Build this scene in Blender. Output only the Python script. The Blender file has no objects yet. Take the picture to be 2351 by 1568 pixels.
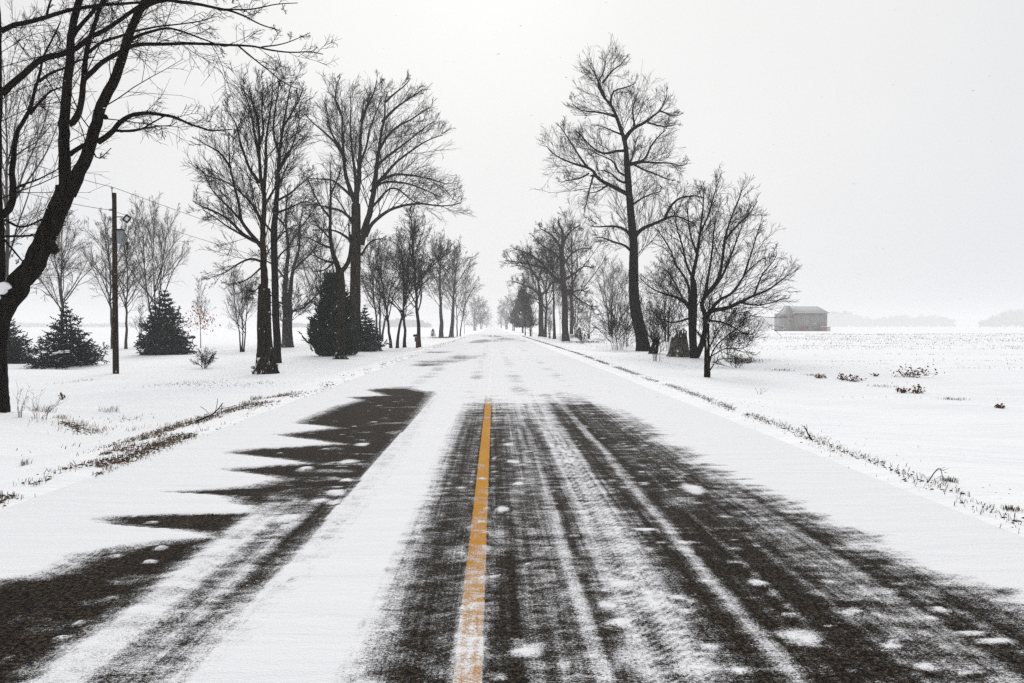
import bpy, math, random
import numpy as np
from mathutils import Euler

# ---------------------------------------------------------------- camera, sky, sun, exposure
S = bpy.context.scene
COL = S.collection
CAM_H, CAM_X = 1.6, 0.12
PITCH, YAW, LENS = math.radians(1.243), math.radians(1.517), 24.0
cam_d = bpy.data.cameras.new("camera"); cam = bpy.data.objects.new("camera", cam_d); COL.objects.link(cam)
cam.location = (CAM_X, 0, CAM_H)
cam.rotation_euler = (math.pi / 2 - PITCH, 0, -YAW)
cam_d.lens = LENS; cam_d.sensor_width = 36; cam_d.clip_start = 0.05; cam_d.clip_end = 12000
S.camera = cam

SUN_EL, SUN_AZ = math.radians(32), math.radians(-1)      # behind the cloud, ahead and a little to the right
W = bpy.data.worlds.new("World"); S.world = W; W.use_nodes = True
nt = W.node_tree; nt.nodes.clear()
def N(tree, kind, **kw):
    n = tree.nodes.new(kind)
    for k, v in kw.items():
        setattr(n, k, v)
    return n
out = N(nt, "ShaderNodeOutputWorld"); bg = N(nt, "ShaderNodeBackground")
sky = N(nt, "ShaderNodeTexSky"); sky.sky_type = 'NISHITA'; sky.sun_disc = False
sky.sun_elevation = SUN_EL; sky.sun_rotation = SUN_AZ; sky.air_density = 1.0; sky.dust_density = 4.0; sky.ozone_density = 1.0
hs = N(nt, "ShaderNodeHueSaturation"); hs.inputs['Saturation'].default_value = 0.18
nt.links.new(sky.outputs[0], hs.inputs['Color'])
# the cloud layer: pale overcast, a little cooler and darker away from the sun behind it
tc = N(nt, "ShaderNodeTexCoord"); sep = N(nt, "ShaderNodeSeparateXYZ"); nt.links.new(tc.outputs['Generated'], sep.inputs[0])
ramp = N(nt, "ShaderNodeValToRGB"); 
sv = (math.sin(SUN_AZ) * math.cos(SUN_EL), math.cos(SUN_AZ) * math.cos(SUN_EL), math.sin(SUN_EL))
dp = N(nt, "ShaderNodeVectorMath", operation='DOT_PRODUCT'); nt.links.new(tc.outputs['Generated'], dp.inputs[0]); dp.inputs[1].default_value = sv
nt.links.new(dp.outputs['Value'], ramp.inputs[0]); ramp.color_ramp.interpolation = 'EASE'
ramp.color_ramp.elements[0].position = 0.60; ramp.color_ramp.elements[0].color = (6.7, 6.85, 7.2, 1)
ramp.color_ramp.elements[1].position = 0.94; ramp.color_ramp.elements[1].color = (7.8, 7.79, 7.75, 1)
cn = N(nt, "ShaderNodeTexNoise"); cn.inputs['Scale'].default_value = 2.2; cn.inputs['Detail'].default_value = 4
nt.links.new(tc.outputs['Generated'], cn.inputs['Vector'])
cmap = N(nt, "ShaderNodeMapRange"); cmap.inputs[1].default_value = 0.3; cmap.inputs[2].default_value = 0.7
cmap.inputs[3].default_value = 0.97; cmap.inputs[4].default_value = 1.03; nt.links.new(cn.outputs[0], cmap.inputs[0])
mul = N(nt, "ShaderNodeVectorMath", operation='SCALE'); nt.links.new(ramp.outputs[0], mul.inputs[0]); nt.links.new(cmap.outputs[0], mul.inputs['Scale'])
mx = N(nt, "ShaderNodeMixRGB"); mx.inputs[0].default_value = 0.975
nt.links.new(hs.outputs[0], mx.inputs[1]); nt.links.new(mul.outputs[0], mx.inputs[2])
nt.links.new(mx.outputs[0], bg.inputs[0]); bg.inputs[1].default_value = 0.10
nt.links.new(bg.outputs[0], out.inputs[0])

sl = bpy.data.lights.new("sun", 'SUN'); sl.energy = 1.5; sl.angle = math.radians(32); sl.color = (1.0, 0.97, 0.93)
so = bpy.data.objects.new("sun", sl); COL.objects.link(so)
so.rotation_euler = (math.pi / 2 - SUN_EL, 0, math.pi - SUN_AZ)

S.view_settings.view_transform = 'Standard'; S.view_settings.look = 'None'
S.view_settings.exposure = 0.16; S.view_settings.gamma = 1.0; S.view_settings.use_curve_mapping = False
S.render.engine = 'CYCLES'
S.cycles.max_bounces = 6; S.cycles.diffuse_bounces = 3; S.cycles.volume_bounces = 4
S.cycles.use_denoising = False; S.cycles.use_adaptive_sampling = False

# ---------------------------------------------------------------- helpers: picking points, terrain
IW, IH = 2351.0, 1568.0                       # the frame I measured the photograph in
FPX = LENS / 36.0 * IW
ROT = np.array(Euler((math.pi / 2 - PITCH, 0, -YAW)).to_matrix())
def ray(px, py):
    v = np.stack([(np.asarray(px, float) - IW / 2) / FPX, -(np.asarray(py, float) - IH / 2) / FPX, -np.ones_like(np.asarray(px, float))], -1)
    return v @ ROT.T
def at_depth(px, py, Y):
    d = ray(px, py)
    return np.array([CAM_X, 0, CAM_H]) + d * (np.asarray(Y, float) / d[..., 1])[..., None]
def on_road(px, py):
    d = ray(px, py); t = -CAM_H / d[..., 2]
    return np.stack([CAM_X + d[..., 0] * t, d[..., 1] * t], -1)
def sstep(a, b, x):
    t = np.clip((x - a) / (b - a), 0, 1); return t * t * (3 - 2 * t)
def hash2(i, j, seed):
    h = (i.astype(np.int64) * 374761393 + j.astype(np.int64) * 668265263 + seed * 1442695041) & 0x7fffffff
    h = ((h ^ (h >> 13)) * 1274126177) & 0x7fffffff
    return ((h ^ (h >> 16)) & 0xffff) / 65535.0
def vnoise(x, y, seed=0):
    i = np.floor(x); j = np.floor(y); u = x - i; v = y - j; u = u * u * (3 - 2 * u); v = v * v * (3 - 2 * v)
    a = hash2(i, j, seed); b = hash2(i + 1, j, seed); c = hash2(i, j + 1, seed); d = hash2(i + 1, j + 1, seed)
    return (a * (1 - u) + b * u) * (1 - v) + (c * (1 - u) + d * u) * v
def fbm(x, y, seed=0, o=4):
    s = 0; a = 0.5; t = 0
    for k in range(o):
        s = s + a * vnoise(x * 2 ** k, y * 2 ** k, seed + k * 17); t += a; a *= 0.55
    return s / t

ROAD_L, ROAD_R = -4.35, 4.45
def gz(x, y):
    x = np.asarray(x, float); y = np.asarray(y, float)
    l = -x + ROAD_L; r = x - ROAD_R
    z = -0.52 * sstep(0.25, 3.2, l) - 0.26 * sstep(0.3, 4.0, r)
    side = sstep(0.6, 4.0, np.maximum(l, r))
    z = z + side * (0.30 * (fbm(x * 0.11 + 3, y * 0.16, 5, 3) - 0.5) + 0.09 * (fbm(x * 0.4, y * 0.9, 9, 2) - 0.5))
    z = z + 0.022 * (np.exp(-((l - 0.1) / 0.45) ** 2) + 0.8 * np.exp(-((r - 0.1) / 0.45) ** 2)) * (0.6 + 0.8 * vnoise(x * 0.3, y * 0.8, 4))
    z = z + 0.72 * np.exp(-((x + 11.6) / 2.3) ** 2 - ((y - 12.6) / 3.3) ** 2)          # snow bank at the foot of the near maple
    z = z + 0.30 * np.exp(-((x + 20.5) / 3.4) ** 2 - ((y - 30) / 2.5) ** 2)             # drift beside the pole
    z = z - 0.20 * np.exp(-((x + 24) / 7) ** 2 - ((y - 34.5) / 1.8) ** 2)               # scoured hollow behind it
    z = z + 0.22 * np.exp(-((x - 10.4) / 3.2) ** 2 - ((y - 41) / 5) ** 2)               # drift round the thicket
    inside = np.minimum(-l, -r)
    z = z - 0.040 * sstep(-0.1, 0.7, inside)
    return z
def ground_at(px, py):
    d = ray(px, py); z = -0.3
    for _ in range(25):
        t = (z - CAM_H) / d[2]; x, y = CAM_X + d[0] * t, d[1] * t
        z = 0.5 * z + 0.5 * float(gz(x, y)) if d[2] < 0 else z
    return np.array([x, y, float(gz(x, y))])

# ---------------------------------------------------------------- helpers: meshes, objects, tags
def make_mesh(name, V, quads=None, tris=None, smooth=True):
    me = bpy.data.meshes.new(name); V = np.asarray(V, np.float32)
    parts = []; starts = []; tot = []; c = 0
    for F, k in ((quads, 4), (tris, 3)):
        if F is not None and len(F):
            F = np.asarray(F, np.int32); parts.append(F.ravel()); n = len(F)
            starts.append(np.arange(n, dtype=np.int32) * k + c); tot.append(np.full(n, k, np.int32)); c += n * k
    me.vertices.add(len(V)); me.vertices.foreach_set("co", V.ravel())
    loops = np.concatenate(parts); me.loops.add(len(loops)); me.loops.foreach_set("vertex_index", loops)
    st = np.concatenate(starts); me.polygons.add(len(st)); me.polygons.foreach_set("loop_start", st); me.polygons.foreach_set("loop_total", np.concatenate(tot))
    if smooth:
        me.polygons.foreach_set("use_smooth", np.ones(len(st), bool))
    me.update(); me.validate()
    return me
def link(name, me, mat, parent=None, loc=None):
    o = bpy.data.objects.new(name, me); COL.objects.link(o)
    if mat is not None and len(me.materials) == 0:
        me.materials.append(mat)
    if parent is not None:
        o.parent = parent
    if loc is not None:
        o.location = loc
    return o
def empty(name, loc):
    o = bpy.data.objects.new(name, None); COL.objects.link(o); o.location = loc; o.empty_display_size = 0.2
    return o
def tag(o, label=None, cat=None, group=None, kind=None):
    if label: o["label"] = label
    if cat: o["category"] = cat
    if group: o["group"] = group
    if kind: o["kind"] = kind
    return o
class MB:
    """collects boxes, prisms and tubes into one mesh"""
    def __init__(self): self.V = []; self.Q = []; self.T = []; self.n = 0
    def add(self, V, Q=None, T=None):
        V = np.asarray(V, float).reshape(-1, 3); self.V.append(V)
        if Q is not None and len(Q): self.Q.append(np.asarray(Q, int).reshape(-1, 4) + self.n)
        if T is not None and len(T): self.T.append(np.asarray(T, int).reshape(-1, 3) + self.n)
        self.n += len(V); return self
    def box(self, x0, x1, y0, y1, z0, z1):
        V = [(x, y, z) for z in (z0, z1) for y in (y0, y1) for x in (x0, x1)]
        return self.add(V, [(0, 2, 3, 1), (4, 5, 7, 6), (0, 1, 5, 4), (2, 6, 7, 3), (0, 4, 6, 2), (1, 3, 7, 5)])
    def tube(self, P, R, k=8, rough=0.0, rng=None, cap=True, flare=None):
        P = np.asarray(P, float)[None]; R = np.asarray(R, float)[None]
        V, Q = tubes(P, R, k); 
        if rough > 0:
            n = P.shape[1]; V = V.reshape(n, k, 3); C = P[0][:, None, :]
            a = np.arange(k) * 2 * math.pi / k; s = np.concatenate([[0], np.cumsum(np.linalg.norm(np.diff(P[0], axis=0), axis=1))])
            ph = rng.random(6) * 6.28; r0 = max(R[0].max(), 1e-3)
            w = (np.sin(3 * a[None] + ph[0] + s[:, None] / r0 * 0.35) * 0.5 + np.sin(5 * a[None] + ph[1] - s[:, None] / r0 * 0.2) * 0.35
                 + np.sin(2 * a[None] + ph[2] + s[:, None] / r0 * 0.9) * 0.35 + (rng.random((n, k)) - 0.5) * 0.9)
            m = 1 + rough * w
            if flare is not None:
                fl = np.exp(-s / flare[0])[:, None]
                m = m + fl * flare[1] * (0.55 + 0.75 * np.maximum(0, np.sin(flare[2] * a[None] + ph[3])))
            V = (C + (V - C) * m[..., None]).reshape(-1, 3)
        nv = len(V); self.add(V, Q)
        if cap:
            n = P.shape[1]
            self.add([P[0, -1], P[0, 0]])
            b = self.n - 2 - nv
            top = [(b + (n - 1) * k + i, b + (n - 1) * k + (i + 1) % k, self.n - 2) for i in range(k)]
            bot = [(b + (i + 1) % k, b + i, self.n - 1) for i in range(k)]
            self.T.append(np.array(top + bot, int))
        return self
    def mesh(self, name, smooth=False):
        return make_mesh(name, np.concatenate(self.V), np.concatenate(self.Q) if self.Q else None, np.concatenate(self.T) if self.T else None, smooth)
    def build(self, name, mat, parent=None, smooth=False, loc=None):
        return link(name, self.mesh(name, smooth), mat, parent, loc)

def nrm(v):
    return v / np.maximum(np.linalg.norm(v, axis=-1, keepdims=True), 1e-9)
def tubes(P, R, k):
    """P (B,n,3), R (B,n) -> vertices and quads of k-sided tubes"""
    B, n, _ = P.shape
    T = np.empty_like(P); T[:, 1:-1] = P[:, 2:] - P[:, :-2]; T[:, 0] = P[:, 1] - P[:, 0]; T[:, -1] = P[:, -1] - P[:, -2]
    T = nrm(T); m = np.abs(T.mean(1)); ref = np.zeros((B, 3)); ref[np.arange(B), m.argmin(1)] = 1
    U = nrm(np.cross(T, ref[:, None, :])); Wv = np.cross(T, U)
    a = np.arange(k) * 2 * math.pi / k
    V = P[:, :, None, :] + R[:, :, None, None] * (U[:, :, None, :] * np.cos(a)[:, None] + Wv[:, :, None, :] * np.sin(a)[:, None])
    base = (np.arange(B) * n * k)[:, None, None] + (np.arange(n - 1) * k)[None, :, None]
    i = np.arange(k)[None, None, :]; j = (np.arange(k) + 1) % k; j = j[None, None, :]
    Q = np.stack([base + i, base + j, base + k + j, base + k + i], -1).reshape(-1, 4)
    return V.reshape(-1, 3), Q
def tube_mesh(name, batches):
    Vs, Qs, n = [], [], 0
    for P, R, k in batches:
        if len(P) == 0: continue
        V, Q = tubes(P, R, k); Vs.append(V); Qs.append(Q + n); n += len(V)
    return make_mesh(name, np.concatenate(Vs), np.concatenate(Qs))
def resample(pts, n):
    """smooth curve through the points (Catmull-Rom), n even steps"""
    p = np.asarray(pts, float)
    if len(p) == 2:
        t = np.linspace(0, 1, n)[:, None]; return p[0] * (1 - t) + p[1] * t
    q = np.vstack([2 * p[0] - p[1], p, 2 * p[-1] - p[-2]]); o = []
    for i in range(1, len(q) - 2):
        t = np.linspace(0, 1, 12, endpoint=False)[:, None]
        o.append(0.5 * ((2 * q[i]) + (-q[i - 1] + q[i + 1]) * t + (2 * q[i - 1] - 5 * q[i] + 4 * q[i + 1] - q[i + 2]) * t ** 2 + (-q[i - 1] + 3 * q[i] - 3 * q[i + 1] + q[i + 2]) * t ** 3))
    o = np.vstack(o + [p[-1:]])
    s = np.concatenate([[0], np.cumsum(np.linalg.norm(np.diff(o, axis=0), axis=1))])
    return np.stack([np.interp(np.linspace(0, s[-1], n), s, o[:, k]) for k in range(o.shape[1])], -1)

def spawn(rng, P, R, L, cnt, t0, t1, ang, angj, lenf, n, up=0.0, wander=0.1, rk=0.010, rmin=0.003, rcap=0.72, upbias=0.0, flat=0.0, tpow=1.0, tipr=0.35):
    """side branches: cnt per parent branch, at fractions t0..t1 along it"""
    B, m = R.shape
    cnt = np.broadcast_to(np.asarray(cnt), (B,)).astype(int)
    idx = np.repeat(np.arange(B), cnt); M = len(idx)
    if M == 0: return np.zeros((0, n, 3)), np.zeros((0, n)), np.zeros(0)
    first = np.concatenate([[0], np.cumsum(cnt)[:-1]])
    k = np.arange(M) - first[idx]
    u = (k + rng.random(M)) / np.maximum(cnt[idx], 1)
    t = t0 + (t1 - t0) * u ** tpow
    f = t * (m - 1); i = np.minimum(f.astype(int), m - 2); w = (f - i)[:, None]
    pos = P[idx, i] * (1 - w) + P[idx, i + 1] * w
    tan = nrm(P[idx, i + 1] - P[idx, i]); rad = R[idx, i] * (1 - w[:, 0]) + R[idx, i + 1] * w[:, 0]
    q = rng.normal(size=(M, 3)); q[:, 2] = q[:, 2] * (1 - flat) + upbias
    perp = nrm(q - (q * tan).sum(1, keepdims=True) * tan)
    a = np.radians((ang(t) if callable(ang) else ang) + rng.normal(size=M) * angj)[:, None]
    D = np.cos(a) * tan + np.sin(a) * perp
    Lc = L[idx] * (lenf(t) if callable(lenf) else lenf) * rng.uniform(0.55, 1.25, M)
    r0 = np.maximum(np.minimum(rad * rcap, rk * Lc ** 1.05), rmin)
    C = np.empty((M, n, 3)); C[:, 0] = pos; h = (Lc / (n - 1))[:, None]; dr = np.zeros((M, 3))
    for s in range(1, n):
        dr = 0.55 * dr + rng.normal(size=(M, 3)) * wander
        D = nrm(D + dr + np.array([0, 0, up])); C[:, s] = C[:, s - 1] + D * h
    g = np.linspace(0, 1, n)[None]
    RR = r0[:, None] * (1 - g) + np.maximum(r0 * tipr, rmin * 0.7)[:, None] * g
    return C, RR, Lc

# ---------------------------------------------------------------- materials
def mat_new(name):
    m = bpy.data.materials.new(name); m.use_nodes = True
    t = m.node_tree; b = t.nodes["Principled BSDF"]
    return m, t, b
def L_(t, a, b): t.links.new(a, b)
def math_node(t, op, a, b=None, clamp=False):
    n = N(t, "ShaderNodeMath", operation=op); n.use_clamp = clamp
    for k, v in ((0, a), (1, b)):
        if v is None: continue
        if isinstance(v, (int, float)): n.inputs[k].default_value = v
        else: L_(t, v, n.inputs[k])
    return n.outputs[0]
def maprange(t, v, a, b, c=0.0, d=1.0, smooth=True):
    n = N(t, "ShaderNodeMapRange"); n.interpolation_type = 'SMOOTHSTEP' if smooth else 'LINEAR'
    for k, x in zip((1, 2, 3, 4), (a, b, c, d)): n.inputs[k].default_value = x
    L_(t, v, n.inputs[0]); return n.outputs[0]
def noise(t, vec, scale, detail=4, rough=0.55, dist=0.0):
    n = N(t, "ShaderNodeTexNoise"); n.inputs['Scale'].default_value = scale; n.inputs['Detail'].default_value = detail
    n.inputs['Roughness'].default_value = rough; n.inputs['Distortion'].default_value = dist
    if vec is not None: L_(t, vec, n.inputs['Vector'])
    return n.outputs[0]
def objco(t, s=(1, 1, 1), rot=(0, 0, 0)):
    c = N(t, "ShaderNodeTexCoord"); m = N(t, "ShaderNodeMapping"); m.inputs['Scale'].default_value = s; m.inputs['Rotation'].default_value = rot
    L_(t, c.outputs['Object'], m.inputs['Vector']); return m.outputs[0]
def worldco(t, s=(1, 1, 1), rot=(0, 0, 0)):
    c = N(t, "ShaderNodeNewGeometry"); m = N(t, "ShaderNodeMapping"); m.inputs['Scale'].default_value = s; m.inputs['Rotation'].default_value = rot
    L_(t, c.outputs['Position'], m.inputs['Vector']); return m.outputs[0]
def mixcol(t, f, a, b):
    n = N(t, "ShaderNodeMixRGB")
    if isinstance(f, float): n.inputs[0].default_value = f
    else: L_(t, f, n.inputs[0])
    for k, v in ((1, a), (2, b)):
        if isinstance(v, tuple): n.inputs[k].default_value = (*v, 1)
        else: L_(t, v, n.inputs[k])
    return n.outputs[0]
def bump(t, b, h, strength, dist):
    n = N(t, "ShaderNodeBump"); n.inputs['Strength'].default_value = strength; n.inputs['Distance'].default_value = dist
    L_(t, h, n.inputs['Height']); L_(t, n.outputs[0], b.inputs['Normal'])

SNOW = (0.86, 0.865, 0.875)
def snow_material():
    m, t, b = mat_new("snow")
    ripple = noise(t, worldco(t, (0.55, 2.6, 1)), 1.6, 5, 0.6, 0.4)
    grain = noise(t, worldco(t), 55, 3, 0.6)
    big = noise(t, worldco(t, (0.25, 0.6, 1)), 1.0, 4)
    h = math_node(t, 'ADD', math_node(t, 'ADD', math_node(t, 'MULTIPLY', ripple, 1.0), math_node(t, 'MULTIPLY', big, 3.5)), math_node(t, 'MULTIPLY', grain, 0.10))
    c = mixcol(t, maprange(t, big, 0.3, 0.7), (0.87, 0.875, 0.885), (0.915, 0.915, 0.915))
    L_(t, c, b.inputs['Base Color']); b.inputs['Roughness'].default_value = 0.75; b.inputs['Specular IOR Level'].default_value = 0.2
    bump(t, b, h, 0.55, 0.08)
    return m
def road_material(name, base_kind):
    m, t, b = mat_new(name)
    at = N(t, "ShaderNodeAttribute"); at.attribute_type = 'GEOMETRY'; at.attribute_name = "cover"
    c = at.outputs['Fac']
    n1 = noise(t, worldco(t, (5.5, 10, 1)), 1.0, 7, 0.70, 0.5)
    n2 = noise(t, worldco(t, (60, 90, 1)), 1.0, 4, 0.7)
    n3 = noise(t, worldco(t, (1, 1, 1)), 230.0, 2, 0.6)
    d = math_node(t, 'MULTIPLY', math_node(t, 'SUBTRACT', n1, 0.5), 1.35)
    d = math_node(t, 'ADD', d, math_node(t, 'MULTIPLY', math_node(t, 'SUBTRACT', n2, 0.5), 1.5))
    d = math_node(t, 'ADD', d, math_node(t, 'MULTIPLY', math_node(t, 'SUBTRACT', n3, 0.5), 1.3))
    n4 = noise(t, worldco(t, (38, 0.45, 1)), 1.0, 4, 0.7, 0.2)
    d = math_node(t, 'ADD', d, math_node(t, 'MULTIPLY', math_node(t, 'SUBTRACT', n4, 0.5), 0.42))
    g = math_node(t, 'MULTIPLY', maprange(t, c, 0.0, 0.34, 0.42, 1.0), maprange(t, c, 0.72, 1.0, 1.0, 0.25))
    k = math_node(t, 'ADD', c, math_node(t, 'MULTIPLY', d, g))
    mask = maprange(t, k, 0.34, 0.80)
    agg = N(t, "ShaderNodeTexVoronoi"); agg.inputs['Scale'].default_value = 85; L_(t, worldco(t), agg.inputs['Vector'])
    fine = noise(t, worldco(t), 42, 6, 0.85)
    wide = noise(t, worldco(t, (1.5, 0.35, 1)), 1.3, 4)
    if base_kind == 'asphalt':
        a = mixcol(t, maprange(t, fine, 0.47, 0.62), (0.0016, 0.0012, 0.0009), (0.085, 0.062, 0.042))
        a = mixcol(t, maprange(t, wide, 0.40, 0.75, 0.0, 0.4), a, (0.007, 0.0054, 0.0040))
        b.inputs['Roughness'].default_value = 0.8
    else:
        gx2 = N(t, 'ShaderNodeSeparateXYZ'); L_(t, worldco(t), gx2.inputs[0])
        edge = maprange(t, math_node(t, 'ADD', math_node(t, 'ABSOLUTE', gx2.outputs['X']), math_node(t, 'MULTIPLY', math_node(t, 'SUBTRACT', noise(t, worldco(t), 26, 5, 0.75), 0.5), 0.06)), 0.058, 0.068)
        worn = maprange(t, noise(t, worldco(t), 70, 4, 0.7), 0.56, 0.70, 0.0, 0.75)
        a = mixcol(t, maprange(t, wide, 0.3, 0.7), (0.47, 0.205, 0.006), (0.54, 0.245, 0.010))
        a = mixcol(t, worn, a, (0.17, 0.07, 0.010))
        a = mixcol(t, edge, a, (0.020, 0.016, 0.012))
        b.inputs['Roughness'].default_value = 0.7
    big = noise(t, worldco(t, (0.25, 0.6, 1)), 1.0, 4); ripple = noise(t, worldco(t, (0.55, 2.6, 1)), 1.6, 5, 0.6, 0.4)
    sn = mixcol(t, n3, (0.74, 0.74, 0.75), (0.95, 0.95, 0.955)); sn = mixcol(t, maprange(t, ripple, 0.35, 0.65, 0.0, 0.25), sn, (0.80, 0.805, 0.82))
    col = mixcol(t, mask, a, sn)
    L_(t, col, b.inputs['Base Color']); b.inputs['Specular IOR Level'].default_value = 0.04
    h = math_node(t, 'ADD', math_node(t, 'MULTIPLY', mask, 0.6), math_node(t, 'MULTIPLY', agg.outputs[0], 0.5))
    h = math_node(t, 'ADD', h, math_node(t, 'MULTIPLY', n2, 0.5)); h = math_node(t, 'ADD', h, math_node(t, 'MULTIPLY', math_node(t, 'MULTIPLY', ripple, mask), 5.0))
    bump(t, b, h, 0.5, 0.012)
    return m
def bark_material(name, dark, light, snow_amt=0.0):
    m, t, b = mat_new(name)
    ridge = noise(t, worldco(t, (9, 9, 1.6)), 1.6, 6, 0.65, 0.6)
    c = mixcol(t, maprange(t, ridge, 0.38, 0.68), dark, light)
    if snow_amt > 0:          # snow blown onto the bark
        n1 = noise(t, worldco(t, (1, 1, 0.6)), 5.0, 5, 0.7)
        g = N(t, "ShaderNodeNewGeometry"); s = N(t, "ShaderNodeSeparateXYZ"); L_(t, g.outputs['Normal'], s.inputs[0])
        side = math_node(t, 'MULTIPLY', s.outputs['X'], -0.05)
        sp = N(t, "ShaderNodeSeparateXYZ"); L_(t, worldco(t), sp.inputs[0]); low = maprange(t, sp.outputs['Z'], 1.1, -0.5, 0.0, 0.10)
        f = maprange(t, math_node(t, 'ADD', math_node(t, 'ADD', n1, side), low), 0.745 - snow_amt, 0.80 - snow_amt)
        c = mixcol(t, f, c, (0.8, 0.81, 0.83))
    L_(t, c, b.inputs['Base Color']); b.inputs['Roughness'].default_value = 0.95; b.inputs['Specular IOR Level'].default_value = 0.02
    bump(t, b, ridge, 0.8, 0.06)
    return m
def plain(name, col, rough=0.8, var=0.25, scale=8.0, metal=0.0):
    m, t, b = mat_new(name)
    n = noise(t, objco(t), scale, 5, 0.6)
    c = mixcol(t, maprange(t, n, 0.3, 0.7), tuple(x * (1 - var) for x in col), tuple(min(1, x * (1 + var)) for x in col))
    L_(t, c, b.inputs['Base Color']); b.inputs['Roughness'].default_value = rough; b.inputs['Metallic'].default_value = metal
    b.inputs['Specular IOR Level'].default_value = 0.04
    return m
def needle_material(name, a, b_, dust):
    m, t, b = mat_new(name)
    n = noise(t, worldco(t), 2.5, 4); c = mixcol(t, maprange(t, n, 0.3, 0.7), a, b_)
    g = N(t, "ShaderNodeNewGeometry"); s = N(t, "ShaderNodeSeparateXYZ"); L_(t, g.outputs['Normal'], s.inputs[0])
    k = math_node(t, 'ADD', math_node(t, 'MULTIPLY', s.outputs['Z'], 0.25), noise(t, worldco(t, (1, 1, 2)), 3.2, 5, 0.7))
    c = mixcol(t, maprange(t, k, 0.90 - dust, 0.99 - dust), c, (0.8, 0.81, 0.83))
    L_(t, c, b.inputs['Base Color']); b.inputs['Roughness'].default_value = 0.9; b.inputs['Specular IOR Level'].default_value = 0.1
    return m

M_SNOW = snow_material()
M_ROAD = road_material("road_surface", 'asphalt'); M_LINE = road_material("line_paint", 'paint')
M_BARK = bark_material("bark_dark", (0.005, 0.004, 0.0034), (0.022, 0.017, 0.013), 0.0)
M_BARK_S = bark_material("bark_snow_flecked", (0.007, 0.0055, 0.004), (0.042, 0.032, 0.023), 0.085)
M_TWIG = plain("twig_bark", (0.015, 0.011, 0.0085), 0.95, 0.3, 3.0)
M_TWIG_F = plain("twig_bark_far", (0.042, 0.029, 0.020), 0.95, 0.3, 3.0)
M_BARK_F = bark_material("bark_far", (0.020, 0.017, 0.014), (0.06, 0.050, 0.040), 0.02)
M_NEEDLE = needle_material("spruce_needles", (0.006, 0.011, 0.009), (0.014, 0.022, 0.017), 0.15)
M_CEDAR = needle_material("cedar_foliage", (0.006, 0.010, 0.006), (0.013, 0.017, 0.010), 0.0)
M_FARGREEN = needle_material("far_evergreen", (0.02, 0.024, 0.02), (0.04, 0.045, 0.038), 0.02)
M_GRASS = plain("dry_grass", (0.13, 0.088, 0.05), 0.95, 0.6, 14.0)
M_GRASS_G = plain("weathered_grass", (0.085, 0.075, 0.038), 0.95, 0.6, 14.0)
M_SOIL = plain("soil_clods", (0.075, 0.052, 0.034), 0.95, 0.5, 30.0)
M_LEAF = plain("dead_leaves", (0.12, 0.040, 0.018), 0.9, 0.5, 20.0)
M_OAKLEAF = plain("oak_leaves", (0.30, 0.12, 0.045), 0.9, 0.5, 20.0)

# ---------------------------------------------------------------- the ground, one sheet to the horizon
def axis(lo, hi, fine, f_lo, f_hi, grow):
    a = list(np.arange(f_lo, f_hi + 1e-6, fine)); s = fine; x = f_hi
    while x < hi: s *= grow; x += s; a.append(min(x, hi))
    s = fine; x = f_lo
    while x > lo: s *= grow; x -= s; a.insert(0, max(x, lo))
    return np.array(a)
def grid_faces(nx, ny):
    i = np.arange(ny - 1)[:, None] * nx + np.arange(nx - 1)[None]
    return np.stack([i, i + 1, i + nx + 1, i + nx], -1).reshape(-1, 4)
gx = axis(-3000, 3000, 0.36, -15, 14, 1.08); gy = axis(-150, 3000, 0.34, 4, 26, 1.05)
X, Y = np.meshgrid(gx, gy)
ground = link("ground", make_mesh("ground", np.stack([X, Y, gz(X, Y)], -1).reshape(-1, 3), grid_faces(len(gx), len(gy))), M_SNOW)
tag(ground, kind="structure")

# ---------------------------------------------------------------- the road: asphalt under blown snow
def in_poly(x, y, poly):
    c = np.zeros(x.shape, bool); p = np.asarray(poly)
    for (x0, y0), (x1, y1) in zip(p, np.roll(p, -1, 0)):
        if y0 == y1: continue
        m = ((y0 > y) != (y1 > y)) & (x < (x1 - x0) * (y - y0) / (y1 - y0) + x0)
        c ^= m
    return c
LEFT_BARE = [(985, 903), (930, 985), (835, 1095), (745, 1190), (640, 1295), (480, 1430), (330, 1568), (60, 1800),
             (-900, 1800), (-500, 1440), (0, 1335), (60, 1328), (130, 1312), (190, 1276), (260, 1262), (330, 1250), (430, 1240), (520, 1236), (420, 1216), (300, 1206),
             (245, 1200), (236, 1192), (262, 1186), (420, 1182), (590, 1180), (604, 1166), (560, 1160), (545, 1150), (535, 1140), (480, 1134), (382, 1129), (470, 1126), (560, 1120),
             (610, 1112), (648, 1100), (600, 1090), (512, 1078), (600, 1072), (712, 1064), (640, 1052), (528, 1040), (560, 1032), (680, 1026), (792, 1020), (720, 1010),
             (640, 998), (690, 992), (772, 983), (740, 977), (684, 972), (720, 955), (770, 935), (830, 918), (800, 912), (890, 908), (860, 900), (840, 894), (930, 892)]
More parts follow.
